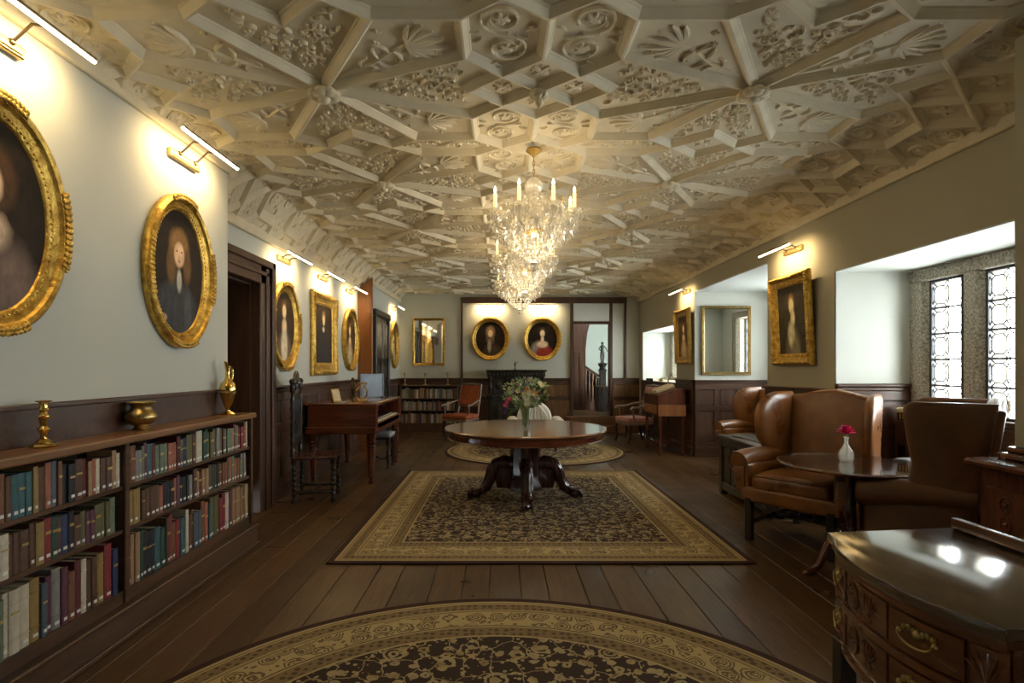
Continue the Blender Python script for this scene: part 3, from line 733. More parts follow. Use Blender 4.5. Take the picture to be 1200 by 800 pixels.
# --- windows
def light_unit(root, y0, y1, x, z0, z1, ncol, nrow, iron=0.022):
    B().box(x-0.02, x+0.02, y0, y0+iron, z0, z1).box(x-0.02, x+0.02, y1-iron, y1, z0, z1).box(x-0.02, x+0.02, y0+iron, y1-iron, z0, z0+iron).box(x-0.02, x+0.02, y0+iron, y1-iron, z1-iron, z1).build('casement_frame', 'iron', root, 0)
    a, b, c, d = y0+iron, y1-iron, z0+iron, z1-iron; w = (b-a)/ncol; h = (d-c)/nrow
    lead = B()
    def ln(p, q, r=0.0055): lead.tube([(x-0.004, a+p[0], c+p[1]), (x-0.004, a+q[0], c+q[1])], r, 4)
    for i in range(ncol):
        for j in range(nrow):
            B().box(x-0.002, x+0.002, a+i*w+0.001, a+(i+1)*w-0.001, c+j*h+0.001, c+(j+1)*h-0.001).build('glass_pane', 'glass', root, 0)
            o = (i*w, j*h); oc = [(.28, .16), (.72, .16), (.92, .30), (.92, .70), (.72, .84), (.28, .84), (.08, .70), (.08, .30)]
            P = [(o[0]+w*u, o[1]+h*v) for u, v in oc]
            for q in range(8): ln(P[q], P[(q+1) % 8])
            for q, t in ((0, (0, 0)), (1, (1, 0)), (4, (1, 1)), (5, (0, 1)), (2, (1.0, .16)), (3, (1.0, .84)), (6, (0.0, .84)), (7, (0.0, .16))):
                ln(P[q], (o[0]+w*t[0], o[1]+h*t[1]))
    for j in range(1, nrow): ln((0, j*h), (b-a, j*h), 0.009)
    lead.build('lead_came', 'lead', root, 0)
def stone_window(nm, x0, x1, ya, yb, z0, z1, lights, gx, ncol, nrow):
    root = bpy.data.objects.new(nm, None); C.objects.link(root); struct(root)
    ys = [ya]+[v for l in lights for v in l]+[yb]
    for k in range(0, len(ys), 2):
        a, b = ys[k], ys[k+1]; ch = min(0.05, (b-a)*0.3)
        e0 = 0 if k == 0 else ch; e1 = 0 if k == len(ys)-2 else ch
        B().prism([(x0, a+e0), (x0, b-e1), (x0+0.06, b), (x1, b), (x1, a), (x0+0.06, a)], z0, z1, 'xy').build('jamb_stone' if k in (0, len(ys)-2) else 'mullion', 'stone', root, 0)
    B().box(x0-0.012, x1, ya, yb, z1, z1+0.11, 0.01).build('lintel_stone', 'stone', root, 0)
    B().box(x0-0.03, x1, ya, yb, z0-0.07, z0, 0.01).build('sill_stone', 'stone', root, 0)
    for a, b in lights: light_unit(root, a, b, gx, z0, z1, ncol, nrow)
    return root
stone_window('window_1', 3.69, 3.90, 2.995, 5.018, 1.0, 2.15, [(3.36, 3.71), (3.92, 4.27), (4.48, 4.83)], 3.745, 2, 5)
stone_window('added_window', 3.69, 3.90, 0.91, 1.59, 0.98, 2.18, [(1.0, 1.5)], 3.745, 3, 5)  # unseen window added to bring more daylight to the near room
stone_window('window_2', 4.41, 4.68, 6.75, 8.35, 1.19, 2.31, [(6.93, 7.42), (7.64, 8.17)], 4.58, 3, 5)
stone_window('window_3', 3.60, 3.78, 9.562, 11.888, 1.2, 2.04, [(9.75, 10.25), (10.45, 10.95), (11.15, 11.65)], 3.70, 3, 4)
# ================================================================== THINGS
# --- rugs
o = B().box(-1.53, 1.53, -1.765, 1.765, 0.0, 0.012, 0.003).build('area_rug', rug_mat('brown_and_cream_rug', 'rect', 1.53, 1.765, k=1.6), None, 0)
o.location = (0.28, 5.695, 0.001); tag(o, 'rectangular brown and cream patterned rug under the round pedestal table', 'rug')
def disc(r, h, n=72): return B().prism([(r*math.cos(2*PI*i/n), r*math.sin(2*PI*i/n)) for i in range(n)], 0, h, 'xy', 0.003, 1)
o = disc(1.66, 0.012, 96).build('round_rug', rug_mat('near_round_rug', 'round', 1.66, 0, (0.045, 0.021, 0.009)), None, 0); o.location = (-0.03, 1.67, 0.001)
tag(o, 'large round floral rug in the foreground, cut by the frame', 'rug', 'round rugs')
o = disc(1.50, 0.012).build('round_rug', rug_mat('far_round_rug', 'round', 1.50, 0), None, 0); o.location = (0.55, 9.30, 0.001)
tag(o, 'round rug on the far floor behind the pedestal table', 'rug', 'round rugs')

# --- the long low bookcase
BF, BB = -1.98, LX1+0.02
t = thing('bookcase', 'long low oak bookcase of three shelves against the near wall', 'bookcase', (BF, 0, 0))
x0, x1 = BB-BF, 0.0
Y0, YD, Y1 = 1.55, 2.92, 4.385
B().box(x0, 0.035, Y0, Y1+0.02, 1.0, 1.04, 0.008, 2).build('top', 'shelf_top', t, 0)
B().box(x0, 0.0, Y0, Y1, 0.165, 0.23).build('bottom_board', 'shelf', t, 0)
B().box(x0, 0.045, Y0, Y1+0.012, 0, 0.145, 0.006).box(x0, 0.055, Y0, Y1+0.02, 0.145, 0.165, 0.006).box(x0, 0.06, Y0, Y1+0.022, 0, 0.025, 0.004).build('plinth', 'shelf', t, 0)
for z in (0.55, 0.778): B().box(x0, -0.005, Y0, Y1, z-0.022, z, 0.003).build('shelf', 'shelf', t, 0)
B().box(x0, x0+0.008, Y0, Y1, 0.2, 1.0).build('back_panel', 'black_oak', t, 0)
for y in (Y0+0.012, YD, Y1-0.012): B().box(x0, 0.0, y-0.014, y+0.014, 0.165, 1.0, 0.003).build('upright', 'shelf', t, 0)
for y in (YD, Y1-0.012): B().box(0.0, 0.012, y-0.017, y+0.017, 0.165, 1.0, 0.003).build('face_moulding', 'shelf', t, 0)

ORD1 = 'first second third fourth fifth sixth seventh eighth ninth tenth eleventh twelfth thirteenth fourteenth fifteenth sixteenth seventeenth eighteenth nineteenth'.split()
TENS = {2: ('twentieth', 'twenty'), 3: ('thirtieth', 'thirty'), 4: ('fortieth', 'forty'), 5: ('fiftieth', 'fifty')}
def ordinal(n):
    if n < 20: return ORD1[n-1]
    return TENS[n//10][0] if n % 10 == 0 else TENS[n//10][1]+'-'+ORD1[n % 10-1]
rb = random.Random(21)
NEARC = ['maroon', 'crimson', 'navy', 'blue', 'slate', 'dark green', 'sage', 'teal', 'brown', 'brown', 'chestnut', 'chestnut', 'tan', 'buff', 'ochre', 'black', 'plum', 'olive', 'grey', 'cream', 'terracotta', 'maroon', 'crimson', 'tan', 'brown']
def book(loc, rotz, w, h, d, col, label, group, lean=0.0, detail=True):
    """spine at local y=0 facing -y, width along x from 0 to w"""
    v = B()
    n = 5; pts = [(w*(0.5-0.5*math.cos(PI*i/n)), -0.12*w*math.sin(PI*i/n)) for i in range(n+1)]
    tk = 0.0028
    outer = pts+[(w, d), (w-tk, d), (w-tk, 0.004), (tk, 0.004), (tk, d), (0, d)]
    v.prism(outer, 0, h, 'xy')
    if detail:
        for zz in (0.22, 0.78): v.box(w*0.08, w*0.92, -0.13*w-0.0008, 0, h*zz-0.002, h*zz+0.002)
    o = v.build('book', 'bk_'+col, None, 30); o.location = loc; o.rotation_euler = (0, lean, rotz)
    tag(o, label, 'book', group)
    if detail:
        B().box(tk, w-tk, 0.004, d-0.003, 0.003, h-0.004).build('page_block', 'paper', o, 0)
        if rb.random() < 0.85: B().box(w*0.24, w*0.76, -0.135*w-0.0006, 0, 0.018, 0.018+min(0.014, w*0.5)).build('spine_label', 'label', o, 0)
        if rb.random() < 0.4: B().box(w*0.12, w*0.88, -0.135*w-0.0004, 0, h*0.62, h*0.62+0.006+0.010*rb.random()).build('title_band', 'gilt', o, 0)
    return o
shelves = [(0.778, 0.212, 'top'), (0.55, 0.200, 'middle'), (0.23, 0.290, 'bottom')]
nb = 0
for (z, hmax, sn) in shelves:
    for (ya, yb, bay) in ((Y0+0.03, YD-0.017, 'near'), (YD+0.017, Y1-0.03, 'far')):
        y = ya+0.004; k = 0; items = []
        run = 0; col = 'brown'; hh = hmax*0.9
        while y < yb-0.02:
            w = rb.uniform(0.022, 0.044) if sn != 'bottom' else rb.uniform(0.026, 0.052)
            if y+w > yb-0.002: break
            if run <= 0: run = rb.choice((1, 1, 1, 1, 2, 3)); col = rb.choice(NEARC); hh = hmax*rb.uniform(0.78, 0.97)
            run -= 1
            items.append((y, w, hh*rb.uniform(0.985, 1.0), col)); y += w+rb.uniform(0.0006, 0.002)
        for q, (yy, w, h, col) in enumerate(items):
            cnt = q+1 if bay == 'far' else len(items)-q
            if yy+w < 1.9: continue                      # out of frame
            size = 'tall' if h > hmax*0.92 else ('short' if h < hmax*0.83 else 'medium')
            lab = '%s %s book, %s %s divider, %s shelf, low bookcase' % (size, col, ordinal(cnt), 'beyond' if bay == 'far' else 'before', sn)
            off = -0.004-rb.uniform(0, 0.012)
            # spine faces +X : local -y -> +X, local x -> +Y
            book((BF+off-0.004, yy, z+0.0005), R(90), w, h, min(0.13 if sn != 'bottom' else 0.145, 0.6*h+0.02), col, lab, 'books in the low bookcase'); nb += 1
print('books', nb)

# --- brass on the bookcase
t = thing('brass_candlestick', 'turned brass candlestick on the bookcase top, nearest the camera', 'candlestick', (-2.065, 2.50, 1.0405))
B().lathe([(0.0, 0), (0.052, 0), (0.055, 0.006), (0.048, 0.016), (0.032, 0.022), (0.022, 0.034), (0.014, 0.040)], seg=8).build('foot', 'brass', t, 25)
B().lathe([(0.014, 0.038), (0.012, 0.055), (0.018, 0.072), (0.027, 0.080), (0.018, 0.088), (0.012, 0.096), (0.016, 0.118), (0.019, 0.132), (0.025, 0.138), (0.015, 0.146), (0.012, 0.156), (0.019, 0.168), (0.016, 0.178), (0.018, 0.202)], seg=18).build('stem', 'brass', t)
B().lathe([(0.018, 0.200), (0.030, 0.205), (0.031, 0.209), (0.018, 0.211), (0.014, 0.205), (0, 0.205)], seg=18).build('sconce', 'brass', t)
t = thing('brass_pot', 'squat brass pot with a flared rim on the bookcase top', 'pot', (-2.075, 3.19, 1.0405))
B().lathe([(0.0, 0), (0.040, 0), (0.042, 0.008), (0.030, 0.022), (0.055, 0.034), (0.080, 0.058), (0.084, 0.078), (0.072, 0.102), (0.052, 0.120), (0.050, 0.130), (0.058, 0.148), (0.074, 0.158), (0.072, 0.160), (0.050, 0.148), (0.044, 0.128), (0.055, 0.11), (0.06, 0.08), (0, 0.05)], seg=28).build('body', 'brass_old', t)
t = thing('brass_ewer', 'tall brass ewer with a curved handle at the bookcase end', 'ewer', (-2.075, 4.20, 1.0405))
B().lathe([(0.0, 0), (0.058, 0), (0.060, 0.006), (0.038, 0.018), (0.016, 0.030), (0.014, 0.046), (0.034, 0.085), (0.054, 0.150), (0.058, 0.195), (0.050, 0.235), (0.026, 0.262), (0.017, 0.285), (0.016, 0.325)], seg=24).build('body', 'brass', t)
B().lathe([(0.056, 0.168), (0.061, 0.172), (0.056, 0.176)], seg=24).build('band', 'brass_old', t)
B().tube([(0, 0, 0.32), (0, -0.006, 0.345), (0, -0.018, 0.37), (0, -0.036, 0.395), (0, -0.05, 0.405)], [0.016, 0.017, 0.017, 0.012, 0.004], 10, flat=0.75).build('spout', 'brass', t)
B().tube([(0, 0.0, 0.345), (0, 0.035, 0.362), (0, 0.068, 0.345), (0, 0.078, 0.305), (0, 0.066, 0.265), (0, 0.045, 0.24)], [0.006, 0.007, 0.008, 0.007, 0.006, 0.006], 8).build('handle', 'brass', t)

# --- picture frames, canvases
def ring_frame(prof, shape, n=None):
    """sweep (inset, height) profile round an outline; local x, z; -y is the front"""
    b = B(); rows = []
    for ins, h in prof: rows.append([b.bm.verts.new((p[0], -h, p[1])) for p in shape(ins)])
    for r0, r1 in zip(rows, rows[1:]):
        k = len(r0)
        for i in range(k): b.face((r0[i], r0[(i+1) % k], r1[(i+1) % k], r1[i]))
    return b
FIG = {}
def figures():
    sk = (0.55, 0.36, 0.22); dk = (0.012, 0.009, 0.007)
    return {
     'gent_wig': ((0.035, 0.022, 0.013), [(0, -.34, .27, .30, .3, (0.035, 0.037, 0.042)), (-.03, -.17, .20, .13, .4, (0.038, 0.04, 0.045)), (.09, -.22, .05, .16, .6, (0.06, 0.062, 0.066)), (0, .14, .115, .13, .4, (0.17, 0.095, 0.035)), (-.075, .03, .055, .13, .5, (0.13, 0.07, 0.026)), (.08, .04, .05, .12, .5, (0.12, 0.065, 0.025)), (.0, .10, .058, .082, .35, sk), (.012, .115, .035, .05, .6, (0.62, 0.42, 0.27)), (-.022, .118, .012, .006, .6, (0.08, 0.045, 0.03)), (.025, .118, .012, .006, .6, (0.08, 0.045, 0.03)), (.003, .06, .016, .006, .6, (0.34, 0.12, 0.09)), (.0, -.05, .03, .08, .6, (0.42, 0.38, 0.32)), (-.14, -.27, .03, .024, .6, (0.36, 0.26, 0.17))]),
     'lady_dark': ((0.03, 0.019, 0.012), [(-.02, -.35, .30, .28, .35, (0.07, 0.05, 0.038)), (.02, .13, .11, .14, .4, (0.06, 0.03, 0.014)), (0, .11, .062, .088, .45, (0.60, 0.43, 0.29)), (0, -.06, .10, .10, .6, (0.50, 0.36, 0.25)), (-.05, -.22, .09, .20, .6, (0.44, 0.36, 0.27)), (.1, -.25, .12, .2, .7, (0.15, 0.10, 0.08))]),
     'lady_white': ((0.075, 0.045, 0.024), [(0, -.32, .24, .30, .4, (0.15, 0.10, 0.06)), (0, .17, .08, .11, .4, (0.10, 0.055, 0.025)), (0, .15, .055, .08, .45, (0.70, 0.50, 0.30)), (0, .0, .075, .10, .6, (0.62, 0.45, 0.27)), (.0, -.20, .10, .22, .6, (0.62, 0.52, 0.36))]),
     'man_dark': ((0.085, 0.05, 0.026), [(0, -.25, .18, .36, .3, (0.025, 0.026, 0.03)), (0, .20, .075, .10, .4, (0.22, 0.15, 0.07)), (0, .17, .05, .075, .4, (0.66, 0.47, 0.27)), (-.01, .06, .05, .04, .5, (0.55, 0.50, 0.40))]),
     'lady_brown': ((0.12, 0.062, 0.026), [(0, -.28, .20, .28, .4, (0.30, 0.19, 0.09)), (0, .14, .075, .10, .4, (0.14, 0.065, 0.025)), (0, .12, .05, .075, .4, (0.72, 0.5, 0.27)), (0, -.02, .08, .08, .6, (0.62, 0.44, 0.25)), (0, -.22, .11, .18, .6, (0.45, 0.36, 0.22))]),
     'judge': ((0.032, 0.017, 0.010), [(.04, -.30, .24, .24, .5, (0.06, 0.038, 0.018)), (0, .13, .11, .15, .5, (0.17, 0.11, 0.06)), (0, .0, .10, .14, .6, (0.13, 0.085, 0.045)), (0, .105, .055, .08, .45, (0.62, 0.42, 0.26)), (-.02, .118, .012, .007, .6, (0.08, 0.045, 0.03)), (.022, .118, .012, .007, .6, (0.08, 0.045, 0.03)), (-.02, -.14, .045, .15, .6, (0.30, 0.25, 0.2)), (0, -.36, .14, .05, .6, (0.15, 0.03, 0.015))]),
     'lady_red': ((0.028, 0.017, 0.011), [(-.06, -.22, .20, .22, .5, (0.26, 0.21, 0.17)), (.04, -.29, .20, .20, .4, (0.24, 0.030, 0.016)), (0, .15, .075, .10, .4, (0.045, 0.026, 0.015)), (0, .115, .055, .08, .45, (0.72, 0.50, 0.34)), (0, -.0, .04, .08, .5, (0.66, 0.45, 0.30)), (.0, -.10, .13, .08, .5, (0.68, 0.47, 0.32))]),
     'lady_veil': ((0.10, 0.085, 0.055), [(0, -.30, .16, .28, .5, (0.16, 0.13, 0.08)), (0, .16, .07, .12, .4, (0.24, 0.13, 0.05)), (0, .14, .05, .09, .45, (0.76, 0.58, 0.34)), (.02, .02, .05, .10, .6, (0.68, 0.52, 0.3)), (-.02, -.15, .08, .16, .6, (0.66, 0.55, 0.36)), (.05, -.34, .10, .2, .7, (0.22, 0.19, 0.12))]),
    }
FIGS = figures()
def painting(kind, fig, label, loc, rotz, w, h, fw=0.11, tilt=0.0, gm='gold', ornate=True):
    t = thing('oval_portrait' if kind == 'oval' else 'framed_portrait', label, 'painting', loc, rotz, None)
    t.rotation_mode = 'XYZ'; t.rotation_euler = (tilt, 0, rotz)
    ground, layers = FIGS[fig]; sc = 1.28*min((w-2*fw)/0.62, (h-2*fw)/0.86)
    m = portrait('canvas_'+fig+'_%d' % int(loc[1]*10), ground, [(a*sc, b*sc, c*sc, d*sc, e, f) for a, b, c, d, e, f in layers])
    if kind == 'oval':
        N = 64
        def sh(i): return [((w/2-i)*math.cos(2*PI*k/N), (h/2-i)*math.sin(2*PI*k/N)) for k in range(N)]
    else:
        def sh(i): return [(-(w/2-i), -(h/2-i)), (w/2-i, -(h/2-i)), (w/2-i, h/2-i), (-(w/2-i), h/2-i)]
    f = fw
    ring_frame([(f*.05, 0.0), (0, 0.02), (0.0, 0.035), (f*.10, 0.055), (f*.25, 0.064), (f*.40, 0.055), (f*.46, 0.040), (f*.52, 0.036), (f*.70, 0.026), (f*.80, 0.030), (f*.90, 0.026), (f*.98, 0.018), (f, 0.010)], sh).build('frame', gm, t, 35)
    B().prism(sh(f*0.97), -0.013, -0.008, 'xz').build('canvas', m, t, 0)
    if ornate:
        b = B(); rn = random.Random(int(w*1000))
        if kind == 'oval':
            for q in range(4):                              # leaf-carved lengths between plain ones
                for k in range(26):
                    a = q*PI/2+R(-21)+R(42)*k/25
                    for ins in (f*.10, f*.28):
                        c = ((w/2-ins)*math.cos(a), -0.058-0.006*(k % 2), (h/2-ins)*math.sin(a))
                        b.sph(c, (0.010+0.006*(k % 2), 0.010, 0.012+0.004*rn.random()), 5, 4)
        else:
            for sx, sz in ((1, 1), (-1, 1), (1, -1), (-1, -1)):
                for k in range(9):
                    for ax in (0, 1):
                        dx, dz = (k*0.028, 0) if ax else (0, k*0.028)
                        b.sph((sx*(w/2-f*.22-dx), -0.062, sz*(h/2-f*.22-dz)), (0.014, 0.012, 0.014), 5, 4)
        stuff(b.build('carved_ornament', gm, t, 60))
        b = B(); n = 90 if kind == 'oval' else 0
        for k in range(n):
            a = 2*PI*k/n; b.sph(((w/2-f*.80)*math.cos(a), -0.030, (h/2-f*.80)*math.sin(a)), 0.0075, 5, 4)
        if not n:
            for sx in (-1, 1):
                for k in range(int(h/0.03)): b.sph((sx*(w/2-f*.8), -0.03, -h/2+f+0.03*k), 0.007, 5, 4) if -h/2+f+0.03*k < h/2-f else None
            for sz in (-1, 1):
                for k in range(int(w/0.03)): b.sph((-w/2+f+0.03*k, -0.03, sz*(h/2-f*.8)), 0.007, 5, 4) if -w/2+f+0.03*k < w/2-f else None
        stuff(b.build('beading', gm, t, 60))
    return t
LW, RW = R(90), R(-90)
painting('oval', 'lady_dark', 'oval portrait nearest the camera, cut by the frame edge, above the candlestick', (LX1, 2.335, 2.05), LW, 0.78, 1.04, 0.105)
painting('oval', 'gent_wig', 'oval portrait of a wigged gentleman in dark coat above the brass pot', (LX1, 3.71, 2.035), LW, 0.77, 1.02, 0.105)
painting('oval', 'lady_white', 'oval portrait of a pale figure just past the moulded doorway', (LX, 6.09, 1.845), LW, 0.80, 0.98, 0.12)
painting('rect', 'man_dark', 'tall rectangular gilt portrait of a standing dark figure above the piano', (LX, 7.44, 1.835), LW, 1.02, 1.09, 0.17)
painting('oval', 'lady_brown', 'oval portrait next to the orange wooden pier, above the piano end', (LX, 8.72, 1.83), LW, 0.84, 0.98, 0.12)
painting('oval', 'lady_brown', 'oval portrait seen edge-on in the far corner past the dark doorway', (LX2, 11.50, 1.86), LW, 0.78, 0.98, 0.12, 0, 'gold', False)
painting('oval', 'judge', 'oval portrait of a wigged man in brown on the far wall', (-0.25, BY, 2.02), 0, 0.84, 0.95, 0.10)
painting('oval', 'lady_red', 'oval portrait of a lady in a red bodice on the far wall', (0.893, BY, 2.01), 0, 0.84, 0.95, 0.10)
painting('rect', 'lady_veil', 'gilt framed portrait of a pale lady in a veil between the window bays', (RX-0.032, 5.69, 1.885), RW, 0.76, 0.93, 0.12, R(3))
painting('rect', 'lady_brown', 'small dim gilt framed portrait above the writing desk', (RX-0.025, 9.10, 1.90), RW, 0.72, 0.90, 0.12, R(2), 'gold_dim')
# mirrors
def mirror(label, loc, rotz, w, h, fw, gm, nm):
    t = thing(nm, label, 'mirror', loc, rotz)
    sh = lambda i: [(-(w/2-i), -(h/2-i)), (w/2-i, -(h/2-i)), (w/2-i, h/2-i), (-(w/2-i), h/2-i)]
    ring_frame([(0.004, 0), (0, 0.03), (fw*.2, 0.045), (fw*.5, 0.035), (fw*.7, 0.04), (fw, 0.018)], sh).build('frame', gm, t, 30)
    B().prism(sh(fw*.98), -0.019, -0.012, 'xz').build('mirror_glass', 'mirror', t, 0)
    return t
t = mirror('gilt framed wall mirror on the far wall above the candlesticks', (-1.605, BY, 1.955), 0, 0.72, 1.04, 0.055, 'gold', 'wall_mirror')
b = B()
for k in range(30):
    z = -0.50+k*0.0345; b.sph((-0.335, -0.045, z), 0.010, 5, 4); b.sph((0.335, -0.045, z), 0.010, 5, 4)
stuff(b.build('beading', 'gold', t, 60))
t = mirror('thin framed mirror hung in the white bay, reflecting a stone window', (3.505, 8.685, 1.815), 0, 0.77, 1.08, 0.05, 'brass_old', 'bay_mirror')

# --- picture lights
def picture_light(label, loc, rotz, L=0.70, reach=0.21, rise=0.07, power=1.0, lit=True):
    """loc: on the wall, at the backplate"""
    t = thing('picture_light', label, 'lamp', loc, rotz, 'picture lights')
    B().box(-0.17, 0.17, -0.035, 0, -0.028, 0.028, 0.006).box(-0.15, 0.15, -0.042, -0.035, -0.016, 0.016, 0.003).build('wall_plate', 'brass_old', t, 0)
    for s in (-1, 1):
        B().tube([(s*0.09, -0.03, 0.0), (s*0.09, -0.07, 0.035), (s*0.09, -0.13, rise+0.02), (s*0.09, -reach, rise+0.006)], 0.007, 6).sph((s*0.09, -0.04, 0.012), 0.016, 8, 6).build('arm', 'bronze', t)
    B().tube([(-L/2, -reach, rise), (L/2, -reach, rise)], 0.012, 10).build('lit_tube', 'tube', t)
    B().tube([(-L/2, -reach-0.002, rise+0.008), (L/2, -reach-0.002, rise+0.008)], 0.0125, 8).build('hood', 'bronze', t)
    d = bpy.data.lights.new('picture_lamp', 'AREA'); d.shape = 'RECTANGLE'; d.size = L*0.95; d.size_y = 0.03; d.energy = PICTURE_W*power; d.color = (1.0, 0.71, 0.35); d.spread = R(150)
    l = bpy.data.objects.new('picture_lamp', d); C.objects.link(l); l.parent = t; l.location = (0, -reach+0.012, rise-0.016); l.rotation_euler = (R(52), 0, 0)
    return t
picture_light('lit picture light nearest the camera, above the cut-off oval portrait', (LX1, 2.32, 2.80), LW)
picture_light('lit picture light above the wigged gentleman in the oval frame', (LX1, 3.76, 2.80), LW)
picture_light('lit picture light above the pale oval portrait past the doorway', (LX, 6.07, 2.57), LW, 0.7, 0.2, 0.02)
picture_light('lit picture light above the tall rectangular gilt portrait', (LX, 7.38, 2.58), LW, 0.7, 0.2, 0.02)
picture_light('lit picture light above the oval portrait beside the wooden pier', (LX, 8.70, 2.58), LW, 0.7, 0.2, 0.02)
picture_light('picture light in the far corner above the edge-on oval portrait', (LX2, 11.45, 2.60), LW, 0.6, 0.18, 0.02)
picture_light('picture light above the brown-coated man on the far wall', (-0.25, BY, 2.72), 0, 0.62, 0.18, 0.02, 0.8)
picture_light('picture light above the lady in red on the far wall', (0.893, BY, 2.72), 0, 0.62, 0.18, 0.02, 0.8)
picture_light('picture light above the veiled lady between the window bays', (RX, 5.72, 2.60), RW, 0.62, 0.22, 0.0)
picture_light('picture light above the small dim portrait by the writing desk', (RX, 9.02, 2.62), RW, 0.62, 0.2, 0.0)

# --- crystal chandeliers
def chandelier(label, loc):
    t = thing('crystal_chandelier', label, 'chandelier', loc, 0, 'crystal chandeliers')
    rn = random.Random(4)
    B().lathe([(0, 0), (0.055, 0), (0.06, -0.015), (0.04, -0.03), (0.018, -0.045), (0.010, -0.06), (0, -0.06)], seg=16).build('ceiling_rose', 'gold_dim', t)
    b = B()
    for k in range(5):
        z = -0.075-k*0.03; pts = [(0.008*math.cos(a), 0, z+0.02*math.sin(a)) if k % 2 else (0, 0.008*math.cos(a), z+0.02*math.sin(a)) for a in [2*PI*i/8 for i in range(8)]]
        b.tube(pts, 0.003, 4, True)
    b.build('chain', 'gold_dim', t)
    B().lathe([(0, -0.21), (0.03, -0.215), (0.062, -0.25), (0.066, -0.28), (0.05, -0.31), (0.022, -0.33), (0, -0.335)], seg=16).build('glass_globe', 'crystal', t)
    B().lathe([(0.012, -0.33), (0.028, -0.36), (0.012, -0.39), (0.02, -0.43), (0.034, -0.47), (0.015, -0.51), (0.03, -0.545), (0.014, -0.58)], seg=12).build('stem', 'crystal', t)
    B().lathe([(0.085, -0.575), (0.09, -0.58), (0.07, -0.605), (0.045, -0.625), (0.02, -0.64), (0, -0.645)], seg=16).build('receiver_bowl', 'gold_dim', t)
    for k in range(8):
        a = 2*PI*(k+0.5)/8; ca, sa = math.cos(a), math.sin(a); r = 0.305; q = lambda rr, z: (rr*ca, rr*sa, z)
        B().tube([q(0.05, -0.585), q(0.11, -0.555), q(0.17, -0.575), q(0.235, -0.61), q(0.29, -0.59), q(r, -0.53), q(r, -0.485)], 0.009, 7).build('glass_arm', 'crystal', t)
        B().lathe([(0.012, -0.49), (0.045, -0.480), (0.052, -0.472), (0.042, -0.476), (0.014, -0.48)], (r*ca, r*sa, 0), 12).build('drip_pan', 'crystal', t)
        cd = B().lathe([(0.0, -0.475), (0.0125, -0.475), (0.0125, -0.360), (0.0, -0.357)], (r*ca, r*sa, 0), 10).build('candle_tube', 'candle', t)
        B().lathe([(0, -0.358), (0.008, -0.350), (0.010, -0.340), (0.006, -0.322), (0, -0.308)], (r*ca, r*sa, 0), 8).build('candle_bulb', 'flame', cd)
        if True:
            d = bpy.data.lights.new('candle_and_fill_light', 'POINT'); d.energy = CHANDELIER_W; d.color = (1.0, 0.80, 0.52); d.shadow_soft_size = 0.03
            l = bpy.data.objects.new('candle_and_fill_light', d); C.objects.link(l); l.parent = cd; l.location = (r*ca, r*sa, -0.335)
    d = bpy.data.lights.new('candle_and_fill_light', 'POINT'); d.energy = 3.5; d.color = (1.0, 0.84, 0.58); d.shadow_soft_size = 0.05  # fill lamp added below the bowl to brighten the crystals, not a candle
    l = bpy.data.objects.new('candle_and_fill_light', d); C.objects.link(l); l.parent = t; l.location = (0, 0, -0.68)
    b = B()
    G_ = lambda p, r, h: b.gem(p, r, h, 6)
    for k in range(8):
        a = 2*PI*(k+0.5)/8; r = 0.305; cx, cy = r*math.cos(a), r*math.sin(a)
        for j in range(10):                                   # drops round each pan
            aa = 2*PI*j/10; p = (cx+0.050*math.cos(aa), cy+0.050*math.sin(aa))
            G_((*p, -0.492), 0.006, 0.014); G_((*p, -0.530), 0.011, 0.060)
        for j in range(12):                                   # swags pan to pan, and crown to pan
            u = j/11; a2 = a+2*PI/8*u; G_((r*math.cos(a2), r*math.sin(a2), -0.50-0.085*math.sin(PI*u)), 0.009, 0.020)
            rr = 0.05+(r-0.06)*u; G_((rr*math.cos(a), rr*math.sin(a), -0.325-0.16*u-0.07*math.sin(PI*u)), 0.009, 0.020)
            a3 = a+PI/8; rr = 0.05+0.20*u; G_((rr*math.cos(a3), rr*math.sin(a3), -0.33-0.20*u-0.06*math.sin(PI*u)), 0.010, 0.022)
        a3 = a+PI/8
        for (rr, z, s) in ((0.25, -0.545, 1.5), (0.21, -0.50, 1.2), (0.16, -0.46, 1.2), (0.31, -0.60, 1.2), (0.27, -0.62, 1.4), (0.22, -0.60, 1.5), (0.12, -0.42, 1.3)):
            G_((rr*math.cos(a3), rr*math.sin(a3), z), 0.014*s, 0.052*s)
        for (rr, z) in ((0.30, -0.64), (0.235, -0.665), (0.17, -0.62), (0.19, -0.54)): G_((rr*math.cos(a), rr*math.sin(a), z), 0.014, 0.06)
    for k in range(300):                                      # dense fringe of drops through the body
        a = rn.uniform(0, 2*PI); z = rn.uniform(-0.70, -0.40); rm = 0.33-0.22*max(0, (-0.60-z)/0.1)*0.5 if z < -0.6 else 0.33-0.13*max(0, (z+0.52)/0.12)
        rr = rm*rn.uniform(0.45, 1.0); G_((rr*math.cos(a), rr*math.sin(a), z), rn.uniform(0.009, 0.015), rn.uniform(0.03, 0.055))
    for k in range(18):                                       # basket below
        a = 2*PI*k/18
        for j in range(9):
            u = j/8; rr = 0.235*(1-u)**0.75+0.02; G_((rr*math.cos(a), rr*math.sin(a), -0.60-0.235*u), 0.0105, 0.028)
    for ring, z in ((0.235, -0.60), (0.20, -0.655), (0.14, -0.72), (0.08, -0.785)):
        n = int(ring*90)
        for k in range(n): a = 2*PI*k/n; G_((ring*math.cos(a), ring*math.sin(a), z-0.03), 0.010, 0.05)
    stuff(b.build('crystal_drops', 'crystal', t, 0))
    B().sph((0, 0, -0.875), 0.022, 10, 8).lathe([(0.008, -0.86), (0.02, -0.835), (0.004, -0.81)], seg=8).build('bottom_ball', 'crystal', t)
